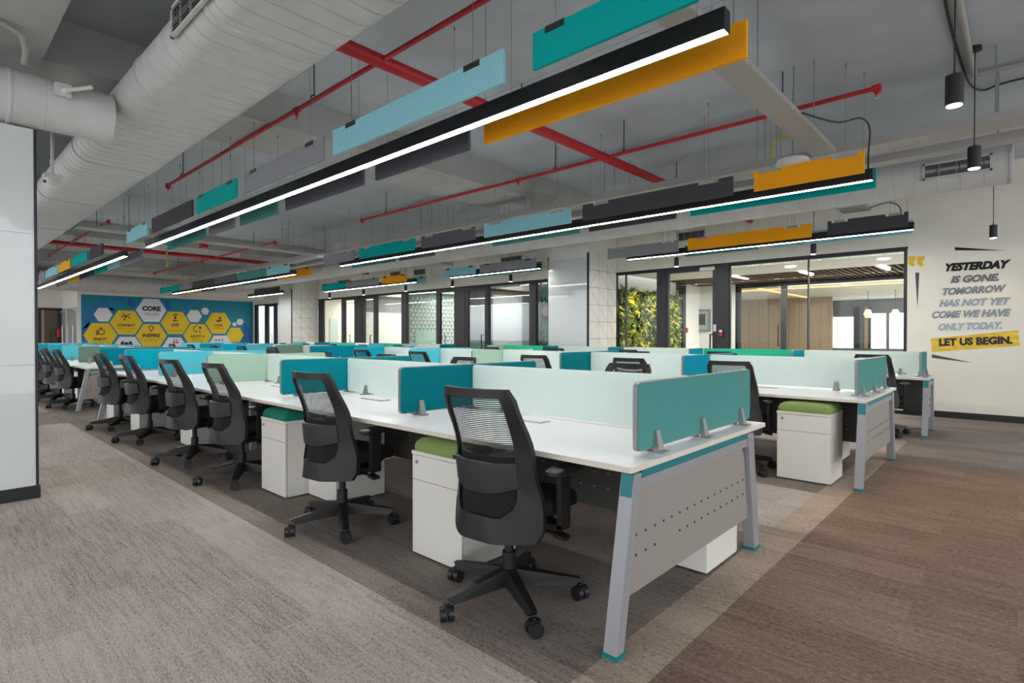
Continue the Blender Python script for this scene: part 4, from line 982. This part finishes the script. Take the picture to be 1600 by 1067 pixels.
wtext('YESTERDAY', 1477, 418, 1580, 412, 11, 'pk_k0', .3, .09); wtext('IS GONE.', 1485, 437, 1561, 433, 10, 'pk_k1', .3, .075); wtext('TOMORROW', 1473, 456, 1573, 450, 10, 'pk_k2', .3, .075)
wtext('HAS NOT YET', 1467, 474, 1580, 470, 10, 'pk_k3', .3, .075); wtext('COME WE HAVE', 1456, 492, 1580, 488, 10, 'pk_k4', .3, .075); wtext('ONLY TODAY.', 1466, 511, 1567, 508, 10, 'pk_k5', .3, .075)
def wpoly(pts, m, name, d=.002):
    obj(name, MB().prism([((p:=ony(u, v, YB)).x, p.z) for u, v in pts], lambda a, b, q: (a, -q, b), 0, d), m, qt)
wpoly([(1454, 529), (1590.5, 516), (1593.5, 540), (1456.5, 550)], 'pk_band', 'yellow_band', .0015)
wtext('LET US BEGIN.', 1467, 535, 1582, 531, 10.5, 'pk_ink', .05, .075)
wpoly([(1492, 386), (1572, 391.5), (1492, 391)], 'pk_k0', 'wedge'); wpoly([(1430, 426), (1436.5, 426), (1433.5, 480)], 'pk_slate', 'wedge'); wpoly([(1456, 553.5), (1521, 567), (1456, 559)], 'pk_slate', 'wedge')
for dx in (0, 13.5): wpoly([(1419.5+dx, 401), (1431+dx, 400), (1431+dx, 405), (1427+dx, 409), (1430+dx, 414.5), (1425+dx, 416.5), (1419.5+dx, 412)], 'pk_yellow', 'quote_mark')

# ------------------------------------------------------------------ hexagon mural on the end wall
for k, v in {'m_teal': '#00839f', 'm_deep': '#0a5fa0', 'm_mid': '#0a74a8', 'm_white': '#e3e3ea', 'm_yellow': '#edc511', 'm_ink': '#262a2c', 'm_gold': '#8a7410', 'm_grey': '#7b7f86'}.items(): M[k] = mk('mural_'+k, v, .55)
mu = thing('core_values_mural', (XL+.001, 0, 0), 0, 'teal wall mural with yellow and white hexagons headed CORE VALUES', 'wall mural')
def mz(px, py): q = onx(120+px/5.714, 440+py/5.714, XL); return q.y, q.z
pa, pb = mz(38, 108), mz(1572, 185)
MY0, MY1, MZ1 = pa[0], min(pb[0], YB-.02), (pa[1]+pb[1])/2
obj('ground', MB().box(0, .004, MY0, MY1, .1, MZ1), 'm_teal', mu)
def mpoly(pts, m, name, d0, d1): obj(name, MB().prism(pts, lambda a, b, q: (q, a, b), d0, d1), m, mu)
def shard(pp, m): mpoly([mz(*p) for p in pp], m, 'shard', .004, .005)
for pp, m in (([(40, 300), (230, 130), (330, 240), (200, 360), (60, 420)], 'm_mid'), ([(40, 430), (120, 345), (90, 440), (50, 545)], 'm_deep'), ([(455, 140), (520, 170), (520, 240), (455, 210)], 'm_deep'), ([(775, 160), (830, 180), (830, 260), (800, 250)], 'm_deep'), ([(280, 225), (345, 245), (330, 290)], 'm_deep'), ([(350, 130), (440, 135), (400, 200)], 'm_mid'), ([(1490, 360), (1530, 400), (1560, 440), (1560, 545), (1460, 545)], 'm_deep'), ([(760, 310), (800, 270), (790, 330)], 'm_deep'), ([(360, 480), (400, 475), (380, 490)], 'm_deep'), ([(950, 480), (970, 500), (960, 520)], 'm_deep')): shard(pp, m)
def hexa_(l, r_, cy, m, d=.005):
    y0, z0 = mz(l, cy); y1, z1 = mz(r_, cy); R_ = abs(y1-y0)/2; cy_, cz_ = (y0+y1)/2, (z0+z1)/2
    pts = [(cy_+R_*math.cos(k*PI/3), max(.12, cz_+R_*math.sin(k*PI/3))) for k in range(6)]
    mpoly(pts, m, 'hexagon', d, d+.003); return cy_, cz_, R_
HX = {}
for n_, l, r_, c_, m in (('s1', 150, 320, 295, 'm_white'), ('connect', 295, 587, 365, 'm_yellow'), ('core', 527, 800, 256, 'm_white'), ('live', 748, 1007, 368, 'm_yellow'), ('s2', 980, 1117, 308, 'm_white'), ('s3', 1108, 1183, 263, 'm_white'), ('look', 1150, 1378, 371, 'm_yellow'), ('enjoy', 57, 360, 478, 'm_yellow'), ('inspire', 527, 803, 483, 'm_yellow'), ('adopt', 950, 1205, 480, 'm_yellow'), ('plain', 1337, 1490, 475, 'm_yellow'), ('s4', 1387, 1427, 380, 'm_white'), ('s5', 1424, 1490, 358, 'm_white'), ('hands', 310, 590, 595, 'm_white'), ('people', 760, 985, 585, 'm_white'), ('stars', 1165, 1395, 575, 'm_white')):
    HX[n_] = hexa_(l, r_, c_, m)
def mtext(body, px, py, wpx, m, size=None, off=.0):
    y0, z0 = mz(px-wpx/2, py); y1, _ = mz(px+wpx/2, py)
    me = text_mesh(body, .2, 0, off, .001, abs(y1-y0), True); o = obj('lettering', me, m, mu)
    o.matrix_local = Matrix.Translation((.0095, (y0+y1)/2, z0)) @ Matrix.Rotation(PI/2, 4, 'Z') @ Matrix.Rotation(PI/2, 4, 'X')
for a in (('CORE', 666, 238, 165, 'm_ink', None, .012), ('VALUES', 666, 288, 138, 'm_grey'), ('CONNECT', 441, 388, 165, 'm_ink', None, .008), ('WITH THE TEAM', 443, 418, 172, 'm_gold'), ('TO GROW', 443, 443, 100, 'm_gold'),
          ('LIVE', 877, 385, 66, 'm_ink', None, .008), ('UP TO', 877, 412, 60, 'm_gold'), ('COMMITMENTS', 877, 436, 145, 'm_gold'), ('LOOK', 1266, 390, 78, 'm_ink', None, .008), ('FORWARD', 1266, 416, 90, 'm_gold'),
          ('ENJOY', 210, 516, 118, 'm_ink', None, .008), ('WHAT YOU DO', 212, 545, 165, 'm_gold'), ('INSPIRE', 664, 480, 158, 'm_ink', None, .008), ('EXCELLENCE & CONTINUOUS', 664, 514, 205, 'm_gold'), ('IMPROVEMENT', 664, 532, 112, 'm_gold'),
          ('ADOPT A', 1078, 487, 130, 'm_ink', None, .008), ('POSITIVE', 1078, 514, 90, 'm_gold'), ('ATTITUDE', 1078, 534, 92, 'm_gold')): mtext(*a)
def ico(shapes, nm='icon'):
    mb = MB()
    for sh in shapes:
        if sh[0] == 'c':
            _, x, y, r_ = sh; c = mz(x, y); R_ = r_/5.714*abs(mz(0, 300)[0]-mz(100, 300)[0])/17.5
            mb.prism([(c[0]+R_*math.cos(k*PI/6), c[1]+R_*math.sin(k*PI/6)) for k in range(12)], lambda a, b, q: (q, a, b), .008, .0095)
        elif sh[0] == 'l':
            pts = [Vector((0,)+mz(*p)) for p in sh[2]]
            for p_, q_ in zip(pts[:-1], pts[1:]):
                d = (q_-p_); n_ = Vector((0, -d.z, d.y)); n_.normalize(); n_ *= sh[1]/2
                mb.prism([((v:=p_+n_).y, v.z), ((v:=q_+n_).y, v.z), ((v:=q_-n_).y, v.z), ((v:=p_-n_).y, v.z)], lambda a, b, q: (q, a, b), .008, .0095)
        else: mb.prism([mz(*p) for p in sh[1]], lambda a, b, q: (q, a, b), .008, .0095)
    obj(nm, mb, 'm_ink', mu)
def arc(cx, cy, r_, a0, a1, n=10): return [(cx+r_*math.cos(math.radians(a0+(a1-a0)*k/n)), cy+r_*math.sin(math.radians(a0+(a1-a0)*k/n))) for k in range(n+1)]
W_ = .03
ico([('c', 440, 308, 9), ('c', 400, 315, 7), ('c', 412, 290, 7), ('c', 474, 290, 7), ('c', 474, 325, 7), ('c', 425, 342, 7), ('l', W_, [(400, 315), (440, 308), (474, 325)]), ('l', W_, [(412, 290), (440, 308), (474, 290)]), ('l', W_, [(425, 342), (440, 308)])])
ico([('l', W_, [(174, 437), (188, 437), (188, 470), (174, 470), (174, 437)]), ('l', W_, [(194, 470), (194, 440), (208, 428), (212, 412), (220, 414), (220, 432), (248, 434), (240, 470), (194, 470)]), ('l', W_, [(195, 415), (200, 420)]), ('l', W_, [(212, 402), (212, 408)]), ('l', W_, [(230, 412), (226, 418)])])
ico([('l', W_, arc(664, 412, 17, 130, 410)), ('l', W_, [(654, 426), (656, 440), (672, 440), (675, 426)]), ('l', W_, [(657, 444), (671, 444)]), ('l', W_, [(664, 386), (664, 391)]), ('l', W_, [(640, 395), (645, 399)]), ('l', W_, [(689, 395), (684, 399)]), ('l', W_, [(635, 413), (641, 413)]), ('l', W_, [(688, 413), (694, 413)])])
ico([('p', [(848, 300), (868, 292), (905, 292), (908, 300), (880, 302)]), ('p', [(848, 350), (868, 342), (908, 345), (895, 352), (868, 354)]), ('p', [(868, 310), (888, 310), (888, 334), (868, 334)])])
ico([('p', [(1236, 352), (1258, 344), (1300, 340), (1290, 352), (1262, 360)]), ('l', W_*1.6, [(1277, 338), (1277, 312)]), ('p', [(1277, 322), (1292, 314), (1284, 330)]), ('p', [(1277, 328), (1258, 320), (1270, 334)])])
ico([('l', W_, arc(1068, 420, 26, 60, 290)), ('l', W_, [(1062, 446), (1062, 458)]), ('c', 1100, 411, 14), ('l', W_, [(1100, 424), (1096, 440), (1098, 460)])])
ico([('p', [(386, 562), (402, 530), (425, 535), (410, 570)]), ('p', [(500, 562), (486, 530), (462, 535), (476, 570)]), ('p', [(415, 555), (440, 535), (470, 552), (462, 572), (425, 572)])])
ico([('c', 868, 522, 9), ('c', 892, 522, 9), ('p', [(852, 548), (862, 534), (874, 534), (880, 548)]), ('p', [(882, 548), (888, 534), (900, 534), (908, 548)])])
def star(cx, cy, r_): return ('p', [(cx+(r_ if k % 2 == 0 else r_*.45)*math.sin(k*PI/5), cy-(r_ if k % 2 == 0 else r_*.45)*math.cos(k*PI/5)) for k in range(10)])
ico([star(1242, 523, 12), star(1270, 523, 12), ('l', .02, arc(1298, 523, 9, 0, 360, 12))])

# ------------------------------------------------------------------ far left corridor
xe = XEND
a, b = onx(64, 488, xe), onx(90, 488, xe)
ND[0] += 1
zt = 2.35; y0, y1 = a.y, b.y
dd = struct('door_%d' % ND[0], MB().box(xe, xe+.06, y0-.1, y0, 0, zt+.1).box(xe, xe+.06, y1, min(4.35, y1+.25), 0, zt+.1).box(xe, xe+.06, y0, y1, zt, zt+.1), 'black_frame', 'black framed door at the far left end')
obj('leaf', MB().box(xe, xe+.03, y0, y1, 0, zt), mk('brown_glass', '#5b4936', .3), dd); obj('handle', MB().tube([(xe+.03, y1-.25, 1.4), (xe+.1, y1-.25, 1.4), (xe+.1, y1-.25, .9), (xe+.03, y1-.25, .9)], .018), 'black', dd); obj('side_strip', MB().box(xe+.03, xe+.05, y1-.75, y1-.45, .1, zt), 'wood', dd)
def cdoor(u0, u1, lab):
    ya_ = 4.36; x0, x1 = ux(u0, ya_, 500), ux(u1, ya_, 500); ND[0] += 1
    d = struct('door_%d' % ND[0], MB().box(x0, x1, ya_-.03, ya_, 0, 2.4), 'glossy_white', lab)
    obj('handle', MB().tube([(x1-.25, ya_-.03, 1.7), (x1-.25, ya_-.1, 1.7), (x1-.25, ya_-.1, .8), (x1-.25, ya_-.03, .8)], .03), 'steel', d)
    obj('closer', MB().box(x1-.9, x1-.2, ya_-.1, ya_-.03, 2.25, 2.33), 'steel', d)
cdoor(93, 104, 'white glass door left of the mural, the farther one'); cdoor(106, 121, 'white glass door left of the mural, the nearer one')
q = ony(89.5, 519, 4.2); t = thing('fire_extinguisher', (max(q.x, XEND+.35), 4.2, q.z-.2), 0, 'red fire extinguisher on the wall left of the mural', 'fire extinguisher')
t.scale = (.62,)*3
obj('cylinder', MB().tube([(0,0,0),(0,0,.02),(0,0,.5),(0,0,.58)], [.11, .13, .13, .04], 16), 'red', t); obj('valve', MB().cyl(0, 0, .58, .66, .03, 8), 'black', t); obj('bracket', MB().box(-.05, .05, .1, .26, .3, .36), 'black', t)
